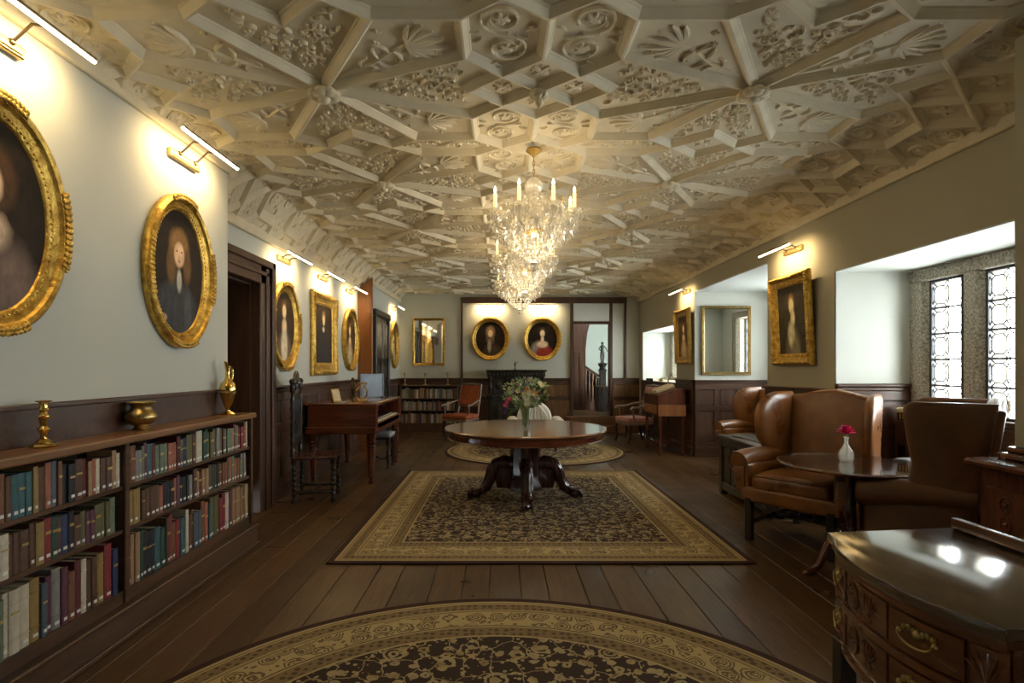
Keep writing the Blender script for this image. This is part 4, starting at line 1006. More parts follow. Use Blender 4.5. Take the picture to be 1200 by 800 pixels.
chandelier('crystal chandelier nearest the camera, largest of the three in line', (0.235, 4.06, 2.995))
chandelier('crystal chandelier in the middle of the three, above the round table', (0.235, 5.70, 2.995))
chandelier('crystal chandelier hanging furthest away, smallest of the three', (0.235, 7.34, 2.995))
# ================================================================== FURNITURE
def turned(x, y, z0, z1, r, kind='baluster', seg=14):
    """turned leg between z0 and z1"""
    H = z1-z0
    P = {'baluster': [(0.6, 0), (0.75, .03), (0.55, .07), (0.5, .10), (0.7, .2), (0.95, .42), (0.8, .58), (0.5, .68), (0.85, .72), (0.5, .76), (0.9, .82), (1, .86), (1, 1)],
         'piano': [(0.55, 0), (0.6, .05), (0.42, .07), (0.42, .11), (0.75, .13), (0.62, .17), (0.62, .19), (0.95, .70), (0.9, .73), (1.15, .76), (0.8, .79), (1.2, .83), (0.8, .87), (1.1, .92), (1.1, 1)],
         'barley': [(0.9, 0), (0.9, .10), (0.6, .12)]+[(0.55+0.4*abs(math.sin(k*PI/2)), .14+k*.058) for k in range(13)]+[(0.6, .88), (1, .90), (1, 1)]}[kind]
    return B().lathe([(0.0, z0)]+[(r*a, z0+H*b) for a, b in P]+[(0.0, z1)], (x, y, 0), seg)

# --- round pedestal table
t = thing('pedestal_table', 'large round mahogany pedestal table with carved scroll feet on the rug', 'table', (0.25, 5.93, 0.013))
def lat(p, m, nm, seg=72, par=t): return B().lathe(p, seg=seg).build(nm, m, par, 30)
lat([(0, 0.722), (0.84, 0.722), (0.858, 0.728), (0.862, 0.738), (0.855, 0.747), (0, 0.747)], 'tabletop', 'tabletop')
lat([(0.60, 0.635), (0.815, 0.635), (0.83, 0.643), (0.822, 0.652), (0.828, 0.70), (0.842, 0.712), (0.846, 0.7215), (0.60, 0.7215)], 'mahog', 'apron')
lat([(0, 0.10), (0.20, 0.10), (0.20, 0.14), (0.165, 0.20), (0.155, 0.26), (0.162, 0.5), (0.175, 0.60), (0.20, 0.61), (0.24, 0.63), (0.60, 0.64), (0, 0.7215)], 'carved', 'pedestal', 10)
for k in range(4):
    a = -PI/2+k*PI/2
    sp = [(0.13, 0.36), (0.22, 0.375), (0.31, 0.35), (0.355, 0.28), (0.375, 0.20), (0.41, 0.12), (0.47, 0.075), (0.53, 0.06)]
    m = Matrix.Rotation(a, 4, 'Z'); b = B()
    b.tube([(x, 0, z) for x, z in sp], [0.07, 0.075, 0.07, 0.065, 0.062, 0.06, 0.055, 0.045], 10)
    for s in (-1, 1): b.tube([(x+0.012, s*0.045, z+0.02) for x, z in sp], [0.018, 0.022, 0.022, 0.02, 0.018, 0.016, 0.014, 0.012], 6)
    b.prism([(0.10, 0.10), (0.30, 0.10), (0.32, 0.18), (0.30, 0.30), (0.12, 0.36)], -0.03, 0.03, 'xz', 0.01, 1)
    b.sph((0.33, 0, 0.33), (0.06, 0.05, 0.05), 8, 6)
    lg = b.xf(m).build('leg', 'carved', t, 50)
    b = B().sph((0.53, 0, 0.045), (0.075, 0.06, 0.045), 10, 6)
    for s in (-1, 0, 1): b.tube([(0.48, s*0.03, 0.06), (0.56, s*0.036, 0.075), (0.60, s*0.042, 0.04), (0.605, s*0.044, 0.002)], [0.018, 0.02, 0.018, 0.008], 6)
    b.xf(m).build('paw_foot', 'carved', lg, 50)
# vase and bouquet on it
VZ = 0.7605
t = thing('glass_vase', 'clear glass vase of water holding the wildflower bouquet', 'vase', (0.25, 5.76, VZ))
B().lathe([(0, 0), (0.052, 0), (0.056, 0.01), (0.048, 0.04), (0.044, 0.10), (0.05, 0.17), (0.066, 0.235), (0.063, 0.236), (0.046, 0.17), (0.040, 0.10), (0.043, 0.04), (0, 0.02)], seg=24).build('vessel', 'vase_glass', t)
t = thing('flower_bouquet', 'loose bouquet of wildflowers with green leaves in the glass vase', 'bouquet', (0.25, 5.76, VZ))
rn = random.Random(12); heads = []
def petal_flower(c, r, mat, n=8, par=t, nm='blossom'):
    b = B(); c = Vector(c); nd = Vector((rn.uniform(-.5, .5), -1.0, rn.uniform(0.0, .8))).normalized()
    u = nd.orthogonal().normalized(); w = nd.cross(u)
    for lay, (k, up) in enumerate(((1.0, 0.15), (0.65, 0.40))):
        for i in range(n):
            a = 2*PI*i/n+lay*0.4; d = u*math.cos(a)+w*math.sin(a); s = nd.cross(d)
            tip = c+d*r*k+nd*r*up; mid = c+d*r*k*0.6+nd*r*up*0.7
            vs = [b.bm.verts.new(p) for p in (c+nd*0.001*lay, mid+s*r*0.28, tip, mid-s*r*0.28)]; b.face(vs)
    b.sph(c+nd*r*0.16, r*0.26, 6, 4); return b.build(nm, mat, par, 60)
b = B(); lf = B(); lp = B()
SPEC = [('white', .040, 7), ('cream', .030, 14), ('mauve', .022, 14), ('orange', .022, 3), ('pink', .026, 3), ('purple', .02, 4)]
for nm, r, cnt in SPEC:
    for i in range(cnt):
        a = rn.uniform(0, 2*PI); e = rn.random()**0.6
        p = Vector((0.19*e*math.cos(a), 0.15*e*math.sin(a)-0.02, 0.40+0.13*math.sin(rn.uniform(-1, 1.5))*(1-e*e*0.5)))
        if nm == 'pink': p = Vector((-0.215+0.02*i, -0.05, 0.245+0.035*i))
        if nm == 'purple': p = Vector((-0.225+0.012*i, -0.03, 0.17+0.02*i))
        if nm == 'white': p = Vector((0.04+0.05*rn.uniform(-1, 1), -0.13, 0.33+0.06*rn.uniform(-1, 1))) if i < 4 else p
        if nm == 'orange': p = Vector((0.0+0.05*i, -0.13, 0.42-0.02*i))
        petal_flower(p, r, 'fl_'+nm, 8)
        b.tube([(rn.uniform(-.02, .02), rn.uniform(-.02, .02), 0.03), (p.x*0.25, p.y*0.25, 0.22), (p.x*0.8, p.y*0.8, p.z*0.85), tuple(p-Vector((0, -0.01, 0.005)))], 0.0025, 4)
for i in range(420):
    a = rn.uniform(0, 2*PI); e = rn.random()**0.55; zz = 0.35+0.17*math.sin(rn.uniform(-1.2, 1.5))*(1-0.4*e*e)
    p = Vector((0.22*e*math.cos(a)*(1 if zz > .3 else .6), 0.17*e*math.sin(a), zz))
    d = Vector((math.cos(a)*e, math.sin(a)*e, rn.uniform(-.3, .9))).normalized(); s = d.orthogonal().normalized(); L_ = rn.uniform(.025, .06); wd = L_*rn.uniform(.18, .35)
    q = lf if rn.random() < 0.45 else lp
    q.face([q.bm.verts.new(x) for x in (p, p+d*L_*.5+s*wd, p+d*L_, p+d*L_*.5-s*wd)])
for i in range(16): a = rn.uniform(0, 6.28); b.tube([(0.02*math.cos(a), 0.02*math.sin(a), 0.025), (-.01*math.cos(a), .01*math.sin(a), .14), (0.035*math.cos(a), 0.035*math.sin(a), 0.27)], 0.0035, 4)
b.build('stems', 'stem', t); stuff(lf.build('foliage', 'leaf', t, 0)); stuff(lp.build('pale_foliage', 'leaf_pale', t, 0))

# --- wing armchairs (front -y)
def wing_chair(label, loc, rotz, mat='leather', studs=False, deep=False):
    t = thing('wing_armchair', label, 'armchair', loc, rotz, 'leather wing armchairs')
    for sx in (-1, 1):
        B().box(sx*0.29-0.026, sx*0.29+0.026, -0.39, -0.338, 0, 0.33, 0.004).build('leg', 'black_oak', t, 0)
        B().prism([(0.30, 0.30), (0.355, 0.30), (0.40, 0.0), (0.36, 0.0)], sx*0.27-0.024, sx*0.27+0.024, 'yz', 0.004, 1).build('leg', 'black_oak', t, 0)
        B().box(sx*0.28-0.012, sx*0.28+0.012, -0.34, 0.36, 0.13, 0.165).build('stretcher', 'black_oak', t, 0)
    B().box(-0.28, 0.28, 0.0, 0.025, 0.135, 0.16).build('stretcher', 'black_oak', t, 0)
    B().rbox((0, -0.02, 0.355), (0.70, 0.74, 0.12), 0.025, 6).build('seat_frame', mat, t, 60)
    B().rbox((0, -0.075, 0.45), (0.56, 0.62, 0.125), 0.05, 10, lambda p: (p.x, p.y, p.z+(0.022*math.cos(p.x*4.5)*math.cos((p.y+.07)*4) if p.z > 0.45 else 0))).build('seat_cushion', mat, t, 60)
    b = B()
    for z in (0.398, 0.503): b.tube([(-0.275, -0.378, z), (0.275, -0.378, z)], 0.006, 6)
    b.build('piping', 'leather_dark', t)
    # back: camel top, leaning
    N = 16; top = [(0.31*(1-2*i/N), 1.10+0.055*math.cos(PI*(1-2*i/N)/1.0)*0.5+0.028) for i in range(N+1)]
    poly = [(-0.27, 0.36), (0.27, 0.36), (0.30, 0.85)]+top+[(-0.30, 0.85)]
    lean = Matrix.Translation((0, 0.0, 0))
    def shear(b):
        for v in b.bm.verts: v.co.y += 0.13*(v.co.z-0.36)/0.76
        return b
    shear(B().prism(poly, 0.215, 0.325, 'xz', 0.035, 3)).build('backrest', mat, t, 60)
    for sx in (-1, 1):
        # wing: rounded panel seen from the side, flaring outwards
        b = B(); rings = []; fr = [(0.54, 0.06), (0.60, -0.005), (0.68, -0.01), (0.76, -0.025), (0.86, -0.055), (0.95, -0.065), (1.03, -0.04), (1.09, 0.02), (1.115, 0.07), (1.128, 0.13)]
        fr = [(z, yf-(0.0 if z < 0.75 else 0.06)) for z, yf in fr]
        if deep: fr = [(0.54, -0.07), (0.60, -0.10), (0.68, -0.11), (0.745, -0.105), (0.79, -0.11), (0.87, -0.14), (0.96, -0.17), (1.05, -0.20), (1.11, -0.21), (1.135, -0.17)]
        for j, (z, yf) in enumerate(fr):
            yr = 0.30; hw = (0.045, 0.045, 0.045, 0.045, 0.045, 0.045, 0.044, 0.042 if deep else 0.038, 0.040 if deep else 0.028, 0.025 if deep else 0.012)[j]; ring = []
            for q in range(20):
                a = 2*PI*q/20; ca, sa = math.cos(a), math.sin(a)
                y = (yf+yr)/2+(yr-yf)/2*math.copysign(abs(ca)**0.45, ca); x = hw*math.copysign(abs(sa)**0.6, sa)
                f_ = max(0, 0.33-y); ring.append(b.bm.verts.new((sx*(0.325+(0.10 if deep else 0.28)*f_*f_+0.04*f_)+x, y+0.13*(z-0.36)/0.76-0.02, z)))
            rings.append(ring)
        for r0, r1 in zip(rings, rings[1:]):
            for q in range(20): b.face((r0[q], r0[(q+1) % 20], r1[(q+1) % 20], r1[q]))
        b.face(rings[0][::-1]); b.face(rings[-1]); b.build('wing', mat, t, 70)
        # arm: panel with a scrolled roll on top
        B().rbox((sx*0.335, -0.035, 0.46), (0.09, 0.66, 0.26), 0.03, 6).build('arm_panel', mat, t, 60)
        fl = 0.0
        pts = [(sx*0.345, 0.30, 0.60), (sx*(0.35+fl*.3), 0.1, 0.612), (sx*(0.365+fl*.7), -0.1, 0.615), (sx*(0.385+fl), -0.28, 0.60), (sx*(0.385+fl), -0.37, 0.592)]
        ar = B().tube(pts, [0.055, 0.066, 0.076, 0.082, 0.080], 16).build('arm_roll', mat, t, 60)
        b = B().tube([(sx*(0.385+fl)+0.074*math.cos(a), -0.373, 0.592+0.074*math.sin(a)) for a in [2*PI*i/18 for i in range(18)]], 0.006, 5, True)
        for k in range(18): a = 2*PI*k/18; b.sph((sx*(0.385+fl)+0.060*math.cos(a), -0.371, 0.592+0.060*math.sin(a)), 0.005, 5, 4)
        stuff(b.build('nail_heads', 'bronze', ar))
        b = B().prism([(sx*0.35-0.035, 0.36), (sx*0.35+0.035, 0.36), (sx*0.375+0.045, 0.56), (sx*0.375-0.045, 0.56)], -0.382, -0.352, 'xz', 0.012, 2).build('arm_front', mat, t, 60)
    if studs:
        b = B()
        for i in range(56):
            s = i/55; x = -0.30+0.6*s; z = 1.122+0.0275*math.cos(PI*(2*s-1)); b.sph((x, 0.325+0.13*(z-0.36)/0.76+0.002, z-0.012), 0.0055, 5, 4)
        stuff(b.build('nail_heads', 'brass_old', t))
    return t
wing_chair('tan leather wing armchair facing the small tripod table', (2.50, 4.49, 0), R(-52)).scale = (1.06, 1.06, 1.05)
wing_chair('dark leather wing armchair seen from its outer side, next to the pier', (2.74, 3.58, 0), R(228.7), 'leather_dark', True, True).scale = (1.0, 0.85, 1.05)
wing_chair('tan leather wing armchair half hidden behind the panelled oak chest', (3.40, 7.25, 0), R(-62))

# --- tripod table with vase
t = thing('tripod_table', 'small round tripod table with a glass sheet on its top', 'table', (2.41, 3.83, 0))
B().lathe([(0, 0.715), (0.44, 0.715), (0.458, 0.722), (0.461, 0.732), (0.447, 0.736), (0.44, 0.730), (0, 0.730)], seg=56).build('tabletop', 'mahog', t, 30)
B().lathe([(0, 0.7365), (0.454, 0.7365), (0.458, 0.740), (0.454, 0.744), (0, 0.744)], seg=56).build('glass_sheet', 'table_glass', t, 30)
B().lathe([(0, 0.20), (0.045, 0.20), (0.05, 0.23), (0.032, 0.27), (0.03, 0.32), (0.048, 0.38), (0.05, 0.42), (0.03, 0.47), (0.026, 0.62), (0.045, 0.66), (0.06, 0.69), (0.07, 0.715), (0, 0.715)], seg=18).build('column', 'carved', t)
for k in range(3):
    a = R(194)+k*2*PI/3; pts = [(0.03, 0.24), (0.10, 0.25), (0.18, 0.20), (0.23, 0.12), (0.27, 0.05), (0.32, 0.022), (0.37, 0.018)]
    B().tube([(r*math.cos(a), r*math.sin(a), z) for r, z in pts], [0.03, 0.032, 0.029, 0.025, 0.022, 0.02, 0.014], 8).sph((0.355*math.cos(a), 0.355*math.sin(a), 0.014), (0.035, 0.025, 0.014), 8, 6).build('leg', 'mahog_v', t)
t = thing('bud_vase', 'small cut glass bud vase with one pink flower on the tripod table', 'vase', (2.41, 3.88, 0.7445))
B().lathe([(0, 0), (0.036, 0), (0.040, 0.006), (0.050, 0.03), (0.047, 0.06), (0.026, 0.095), (0.015, 0.12), (0.014, 0.15), (0.019, 0.168), (0.016, 0.168), (0.011, 0.15), (0.011, 0.12), (0.04, 0.05), (0.034, 0.015), (0, 0.012)], seg=16).build('vessel', 'cut_glass', t)
f = thing('pink_flower', 'single deep pink flower standing in the glass bud vase', 'flower', (2.41, 3.88, 0.7445))
B().tube([(0, 0, 0.02), (0.003, 0, 0.10), (0, 0, 0.195)], 0.003, 5).build('stem', 'stem', f)
b = B()
for lay in range(4):
    for i in range(11):
        a = 2*PI*i/11+lay*.3; r = 0.068-0.012*lay; up = 0.004+0.012*lay; ca, sa = math.cos(a), math.sin(a); wd = 0.016
        b.face([b.bm.verts.new(p) for p in ((0, 0, 0.19), (r*.6*ca-wd*sa, r*.6*sa+wd*ca, 0.198+up), (r*ca, r*sa, 0.196+up*1.3), (r*.6*ca+wd*sa, r*.6*sa-wd*ca, 0.198+up))])
b.build('petals', 'fl_magenta', f, 0)
B().sph((0, 0, 0.21), (0.018, 0.018, 0.026), 8, 6).build('flower_heart', 'fl_pink', f)

# --- panelled oak chest beside the wing chair
t = thing('oak_chest', 'long dark panelled oak chest standing beside the tan wing armchair', 'chest', (2.42, 5.08, 0))
W_, L_ = 0.50, 1.10
B().box(0.03, W_-0.03, 0.03, L_-0.03, 0.06, 0.60).build('body', 'coffer_oak', t, 0)
for y in (0, L_-0.07):
    for x in (0, W_-0.07): B().box(x, x+0.07, y, y+0.07, 0, 0.62, 0.005).build('corner_post', 'coffer_oak', t, 0)
for (z0, z1) in ((0.06, 0.14), (0.53, 0.62)):
    B().box(0.004, 0.03, 0.07, L_-0.07, z0, z1, 0.004).build('rail', 'coffer_oak', t, 0)
    B().box(0.07, W_-0.07, L_-0.03, L_-0.004, z0, z1, 0.004).build('rail', 'coffer_oak', t, 0)
    B().box(0.07, W_-0.07, 0.004, 0.03, z0, z1, 0.004).build('rail', 'coffer_oak', t, 0)
n = 5
for k in range(1, n):
    y = 0.07+(L_-0.14)*k/n; B().box(0.006, 0.03, y-0.025, y+0.025, 0.14, 0.53, 0.004).build('muntin', 'coffer_oak', t, 0)
for k in range(n):
    y0 = 0.07+(L_-0.14)*k/n+0.03; y1 = 0.07+(L_-0.14)*(k+1)/n-0.03; B().box(0.014, 0.03, y0, y1, 0.15, 0.52, 0.012).build('panel', 'coffer_oak', t, 0)
for k in range(4):
    x0 = -0.02+0.135*k; B().box(x0, x0+0.132, -0.03, L_+0.03, 0.62, 0.652+0.002*(k % 2), 0.006).build('lid_board', 'coffer_oak', t, 0)

# --- bow-fronted sideboard close to the camera
t = thing('bow_front_sideboard', 'glossy bow-fronted mahogany sideboard with carved drawers, close by on the right', 'sideboard', (0, 0, 0.0135))
SB = [(1.058, 1.805), (1.036, 1.735), (0.998, 1.66), (0.974, 1.58), (0.960, 1.496), (0.956, 1.40), (0.966, 1.305), (0.992, 1.222), (1.018, 1.168), (1.03, 1.135)]
def smooth_curve(P, n=6):
    out = []
    for i in range(len(P)-1):
        p0, p1, p2, p3 = P[max(i-1, 0)], P[i], P[i+1], P[min(i+2, len(P)-1)]
        for k in range(n):
            u = k/n; out.append(tuple(0.5*((2*p1[j])+(-p0[j]+p2[j])*u+(2*p0[j]-5*p1[j]+4*p2[j]-p3[j])*u*u+(-p0[j]+3*p1[j]-3*p2[j]+p3[j])*u**3) for j in (0, 1)))
    return out+[P[-1]]
CV = smooth_curve(SB)
topo = CV+[(1.53, 1.135), (1.53, 1.862)]
def off(poly, d): return inset(poly, d)
B().prism(topo, 0.822, 0.85, 'xy', 0.007, 2).build('top', 'sidetop', t, 30)
B().prism(off(topo, 0.012), 0.80, 0.822, 'xy', 0.006, 2).build('top_moulding', 'sideboard', t, 30)
bodyp = off(topo, 0.032)
B().prism(bodyp, 0.535, 0.80, 'xy').build('carcase', 'sideboard', t, 30)
cvb = off(topo, 0.032)[:len(CV)]
def strip(i0, i1, z0, z1, th, nm, mat, par, d0=0.0, bev=0):
    seg = cvb[i0:i1+1]; b = B(); A = []
    nrm = []
    for i in range(len(seg)):
        a = Vector(seg[max(i-1, 0)]); c = Vector(seg[min(i+1, len(seg)-1)]); d = (c-a).normalized(); nrm.append(Vector((d.y, -d.x)) if d.y < 0 else Vector((-d.y, d.x)))
    nrm = [q if q.x < 0 else -q for q in nrm]
    for p, q in zip(seg, nrm):
        i_ = Vector(p)+q*d0; o_ = Vector(p)+q*(d0+th)
        A.append([b.bm.verts.new((*v, z)) for v, z in ((i_, z0), (o_, z0+0.002), (o_, z1-0.002), (i_, z1))])
    for a, c in zip(A, A[1:]):
        for k in range(4): b.face((a[k], a[(k+1) % 4], c[(k+1) % 4], c[k]))
    b.face(A[0][::-1]); b.face(A[-1]); return b.build(nm, mat, par, 30)
def on_curve(i, z, d=0.0):
    a = Vector(cvb[max(i-1, 0)]); c = Vector(cvb[min(i+1, len(cvb)-1)]); dd = (c-a).normalized(); q = Vector((-dd.y, dd.x)); q = q if q.x < 0 else -q
    return Vector((*(Vector(cvb[i])+q*d), z)), Vector((dd.x, dd.y, 0)), Vector((q.x, q.y, 0))
NC = len(cvb)-1
strip(1, NC-1, 0.535, 0.552, 0.014, 'lower_moulding', 'sideboard', t)
strip(0, 2, 0.552, 0.80, 0.010, 'stile', 'sideboard', t); strip(NC-2, NC, 0.552, 0.80, 0.010, 'stile', 'sideboard', t)
def handle(par, i, z):
    c, e, q = on_curve(i, z, 0.012)
    b = B(); b.tube([c+e*0.045*math.cos(PI*k/10)*1.0+q*0.016-Vector((0, 0, 0.024*math.sin(PI*k/10))) for k in range(11)], 0.0028, 6)
    for s in (-1, 1):
        b.sph(c+e*0.045*s+q*0.008, 0.007, 8, 6)
        for k in range(3): b.sph(c+e*(0.036-0.012*k)*s+q*0.003+Vector((0, 0, 0.010+0.004*(k % 2))), (0.008, 0.008, 0.010), 6, 4)
    b.sph(c+q*0.003+Vector((0, 0, 0.004)), (0.014, 0.012, 0.014), 8, 6)
    return b.build('handle', 'brass_old', par)
for (z0, z1) in ((0.692, 0.786), (0.566, 0.660)):
    d_ = strip(2, 13, z0, z1, 0.010, 'drawer', 'sideboard', t); handle(d_, 7, (z0+z1)/2)
    c1 = strip(14, 29, z0, z1, 0.006, 'carved_panel', 'sideboard', t)
    b = B()
    for i, kind in ((18, 'ring'), (24, 'fan')):
        c, e, q = on_curve(i, (z0+z1)/2, 0.007); up = Vector((0, 0, 1))
        if kind == 'ring':
            for rr in (0.036, 0.022): b.tube([c+e*rr*math.cos(a)*.8+up*rr*math.sin(a) for a in [2*PI*k/16 for k in range(16)]], 0.0045, 5, True)
            for k in range(5): a = 2*PI*k/5; b.sph(c+e*.010*math.cos(a)+up*.012*math.sin(a), 0.007, 6, 4)
        else:
            for k in range(7): a = R(20+23*k); b.tube([c-up*0.036+e*0.006*(k-3), c-up*0.01+e*0.03*math.cos(a)*.6+up*.01*math.sin(a), c+e*0.042*math.cos(a)+up*0.036*math.sin(a)], [0.003, 0.006, 0.002], 5)
    b.build('carving', 'sideboard', c1)
    d_ = strip(30, 43, z0, z1, 0.010, 'drawer', 'sideboard', t); handle(d_, 36, (z0+z1)/2+0.01)
    c1 = strip(44, NC-3, z0, z1, 0.006, 'carved_panel', 'sideboard', t)
    c, e, q = on_curve((44+NC-3)//2, (z0+z1)/2, 0.007); b = B()
    for k in range(7): a = R(10+26*k); b.tube([c-Vector((0, 0, .036)), c+e*0.025*math.cos(a)+Vector((0, 0, .008*math.sin(a))), c+e*0.042*math.cos(a)+Vector((0, 0, 0.036*math.sin(a)))], [0.003, 0.006, 0.002], 5)
    b.build('carving', 'sideboard', c1)
strip(2, NC-2, 0.664, 0.688, 0.012, 'rail', 'sideboard', t)
for x, y in ((1.075, 1.74), (1.48, 1.80), (1.075, 1.19), (1.48, 1.19)): B().box(x-0.025, x+0.025, y-0.025, y+0.025, 0, 0.535, 0.004).build('leg', 'black_oak', t, 0)
B().box(1.500, 1.525, 1.14, 1.855, 0.85, 0.885, 0.006, 2).build('gallery_rail', 'sideboard', t, 30)

# --- square piano on the left
t = thing('square_piano', 'mahogany square piano with open keyboard standing under the gilt portraits', 'piano', (-1.92, 7.42, 0))
X0, X1, YA, YB = -0.42, 0.42, -0.82, 0.83
B().box(X0, X1, YA, YB, 0.60, 0.655, 0.008).build('bottom_case', 'mahog', t, 0)
B().box(X0, X1, YA, YA+0.03, 0.655, 0.94).box(X0, X1, YB-0.03, YB, 0.655, 0.94).box(X0, X0+0.03, YA, YB, 0.655, 0.94).box(0.10, 0.13, YA+0.03, YB-0.03, 0.655, 0.94).build('case_side', 'mahog', t, 0)
for y0, y1 in ((YA+0.03, YA+0.12), (YB-0.16, YB-0.03)): B().box(0.13, X1, y0, y1, 0.655, 0.94, 0.004).build('cheek', 'mahog_v', t, 0)
B().box(X0-0.01, X1+0.012, YA-0.012, YB+0.012, 0.94, 0.965, 0.007, 2).build('lid', 'mahog', t, 30)
B().box(X0, X1+0.004, YA-0.004, YA, 0.672, 0.684).build('stringing', 'orange_wood', t, 0)
B().box(0.13, X1, YA+0.12, YB-0.16, 0.655, 0.715).build('key_bed', 'mahog', t, 0)
for k in range(36):
    y0 = YA+0.125+k*0.0374; B().box(0.22, 0.395, y0, y0+0.0355, 0.715, 0.742, 0.002).build('white_key', 'ivory', t, 0)
    if k % 7 not in (2, 6): B().box(0.22, 0.31, y0+0.027, y0+0.045, 0.742, 0.755, 0.002).build('black_key', 'ebony', t, 0)
B().box(0.396, 0.42, YA+0.12, YB-0.16, 0.655, 0.73, 0.003).build('key_slip', 'orange_wood', t, 0)
for x in (-0.35, 0.35):
    for y in (-0.74, 0.74): turned(x, y, 0.0, 0.60, 0.055, 'piano', 8).build('leg', 'mahog_v', t, 30)
PT = 0.9655
t = thing('piano_stool', 'low dark stool with grey seat tucked under the piano keyboard', 'stool', (-1.70, 7.80, 0))
B().rbox((0, 0, 0.46), (0.34, 0.40, 0.06), 0.02, 5).build('seat', 'grey_cloth', t, 60)
B().box(-0.16, 0.16, -0.19, 0.19, 0.40, 0.432, 0.004).build('seat_rail', 'black_oak', t, 0)
for x in (-0.13, 0.13):
    for y in (-0.16, 0.16): turned(x, y, 0, 0.40, 0.024, 'baluster', 10).build('leg', 'black_oak', t)
B().tube([(-0.13, -0.16, 0.14), (0, 0, 0.11), (0.13, 0.16, 0.14)], 0.012, 6).tube([(-0.13, 0.16, 0.14), (0, 0, 0.11), (0.13, -0.16, 0.14)], 0.012, 6).build('stretcher', 'black_oak', t)
t = thing('photo_stand', 'small standing card frame leaning back on the piano lid', 'picture frame', (-2.03, 6.86, PT), R(62))
m = Matrix.Rotation(R(-18), 4, 'X')
B().box(-0.07, 0.07, -0.006, 0.006, 0.004, 0.17, 0.002, 1, m).build('card', 'gold_dim', t, 0)
B().box(-0.055, 0.055, -0.008, -0.0055, 0.02, 0.155, 0, 1, m).build('picture', 'paper', t, 0)
B().prism([(0.01, 0.0), (0.11, 0.0), (0.055, 0.13)], -0.004, 0.004, 'yz').build('strut', 'gold_dim', t, 0)
t = thing('brass_lyre_stand', 'gilt lyre-shaped stand leaning on the piano lid', 'stand', (-1.78, 7.05, PT), R(30))
b = B()
for s in (-1, 1): b.tube([(s*0.02, 0.05, 0.012), (s*0.075, 0.035, 0.07), (s*0.07, 0.01, 0.14), (s*0.03, -0.01, 0.19), (s*0.055, -0.03, 0.235)], 0.010, 7)
b.tube([(-0.055, -0.03, 0.235), (0.055, -0.03, 0.235)], 0.009, 6)
for x in (-0.02, 0, 0.02): b.tube([(x, 0.045, 0.02), (x, -0.028, 0.232)], 0.003, 4)
b.build('lyre', 'brass', t); B().box(-0.09, 0.09, 0.0, 0.10, 0, 0.018, 0.005).build('base', 'brass', t, 0)
t = thing('figurine', 'small dark figurine standing at the wall side of the piano', 'figurine', (-2.12, 7.9, PT))
B().lathe([(0, 0), (0.045, 0), (0.045, 0.02), (0.02, 0.035), (0.028, 0.08), (0.034, 0.14), (0.03, 0.2), (0.012, 0.235), (0, 0.24)], seg=12).sph((0, 0, 0.262), 0.026, 8, 6).tube([(0.03, 0, 0.2), (0.055, -0.02, 0.16), (0.03, -0.04, 0.12)], 0.010, 6).build('figure', 'bronze', t)
t = thing('glazed_screen', 'blue grey glazed frame standing at the far end of the piano', 'frame', (-1.86, 7.95, PT), R(48))
B().frame(-0.20, 0.20, 0.0, 0.34, 0.018, -0.012, 0.012).build('frame', 'bluegrey', t, 0)
B().box(-0.182, 0.182, -0.003, 0.003, 0.018, 0.322).build('glass', 'reflect_glass', t, 0)
for s in (-1, 1): B().box(s*0.16-0.012, s*0.16+0.012, -0.07, 0.07, 0, 0.012).build('foot', 'bluegrey', t, 0)

# --- high-backed carved chair by the piano (front -y)
t = thing('carved_high_chair', 'dark carved high-backed chair with barley-twist legs beside the piano', 'chair', (-1.97, 5.93, 0), R(99))
B().box(-0.24, 0.24, -0.22, 0.22, 0.445, 0.475, 0.006).build('seat', 'carved', t, 0)
for sx in (-1, 1):
    turned(sx*0.20, -0.19, 0, 0.445, 0.027, 'barley', 10).build('leg', 'black_oak', t)
    turned(sx*0.20, 0.20, 0, 0.445, 0.027, 'barley', 10).build('leg', 'black_oak', t)
    turned(sx*0.20, 0.215, 0.475, 1.22, 0.026, 'barley', 10).build('back_post', 'black_oak', t)
    B().sph((sx*0.20, 0.215, 1.25), 0.034, 8, 6).build('finial', 'black_oak', t)
    B().tube([(sx*0.20, -0.19, 0.11), (sx*0.20, 0.20, 0.11)], 0.018, 8).build('stretcher', 'black_oak', t)
b = B().tube([(-0.19, -0.19, 0.22), (-0.08, -0.195, 0.30), (0, -0.195, 0.24), (0.08, -0.195, 0.30), (0.19, -0.19, 0.22)], 0.02, 8).tube([(-0.2, 0, 0.11), (0.2, 0, 0.11)], 0.018, 8)
b.build('front_stretcher', 'black_oak', t)
b = B().prism([(-0.18, 1.13), (0.18, 1.13), (0.19, 1.20), (0.12, 1.24), (0.07, 1.33), (0, 1.36), (-0.07, 1.33), (-0.12, 1.24), (-0.19, 1.20)], 0.20, 0.235, 'xz', 0.01, 2)
for k in range(7): b.sph((-0.13+0.043*k, 0.20, 1.19+0.05*math.sin(PI*k/6)), 0.024, 7, 5)
b.build('crest', 'black_oak', t)
b = B().box(-0.15, 0.15, 0.20, 0.23, 0.60, 0.65, 0.006).box(-0.15, 0.15, 0.20, 0.23, 1.06, 1.12, 0.006)
for x in (-0.12, -0.06, 0, 0.06, 0.12): b.tube([(x, 0.215, 0.64), (x+0.015, 0.215, 0.78), (x-0.015, 0.215, 0.92), (x, 0.215, 1.07)], 0.014, 6)
b.build('back_panel', 'black_oak', t)

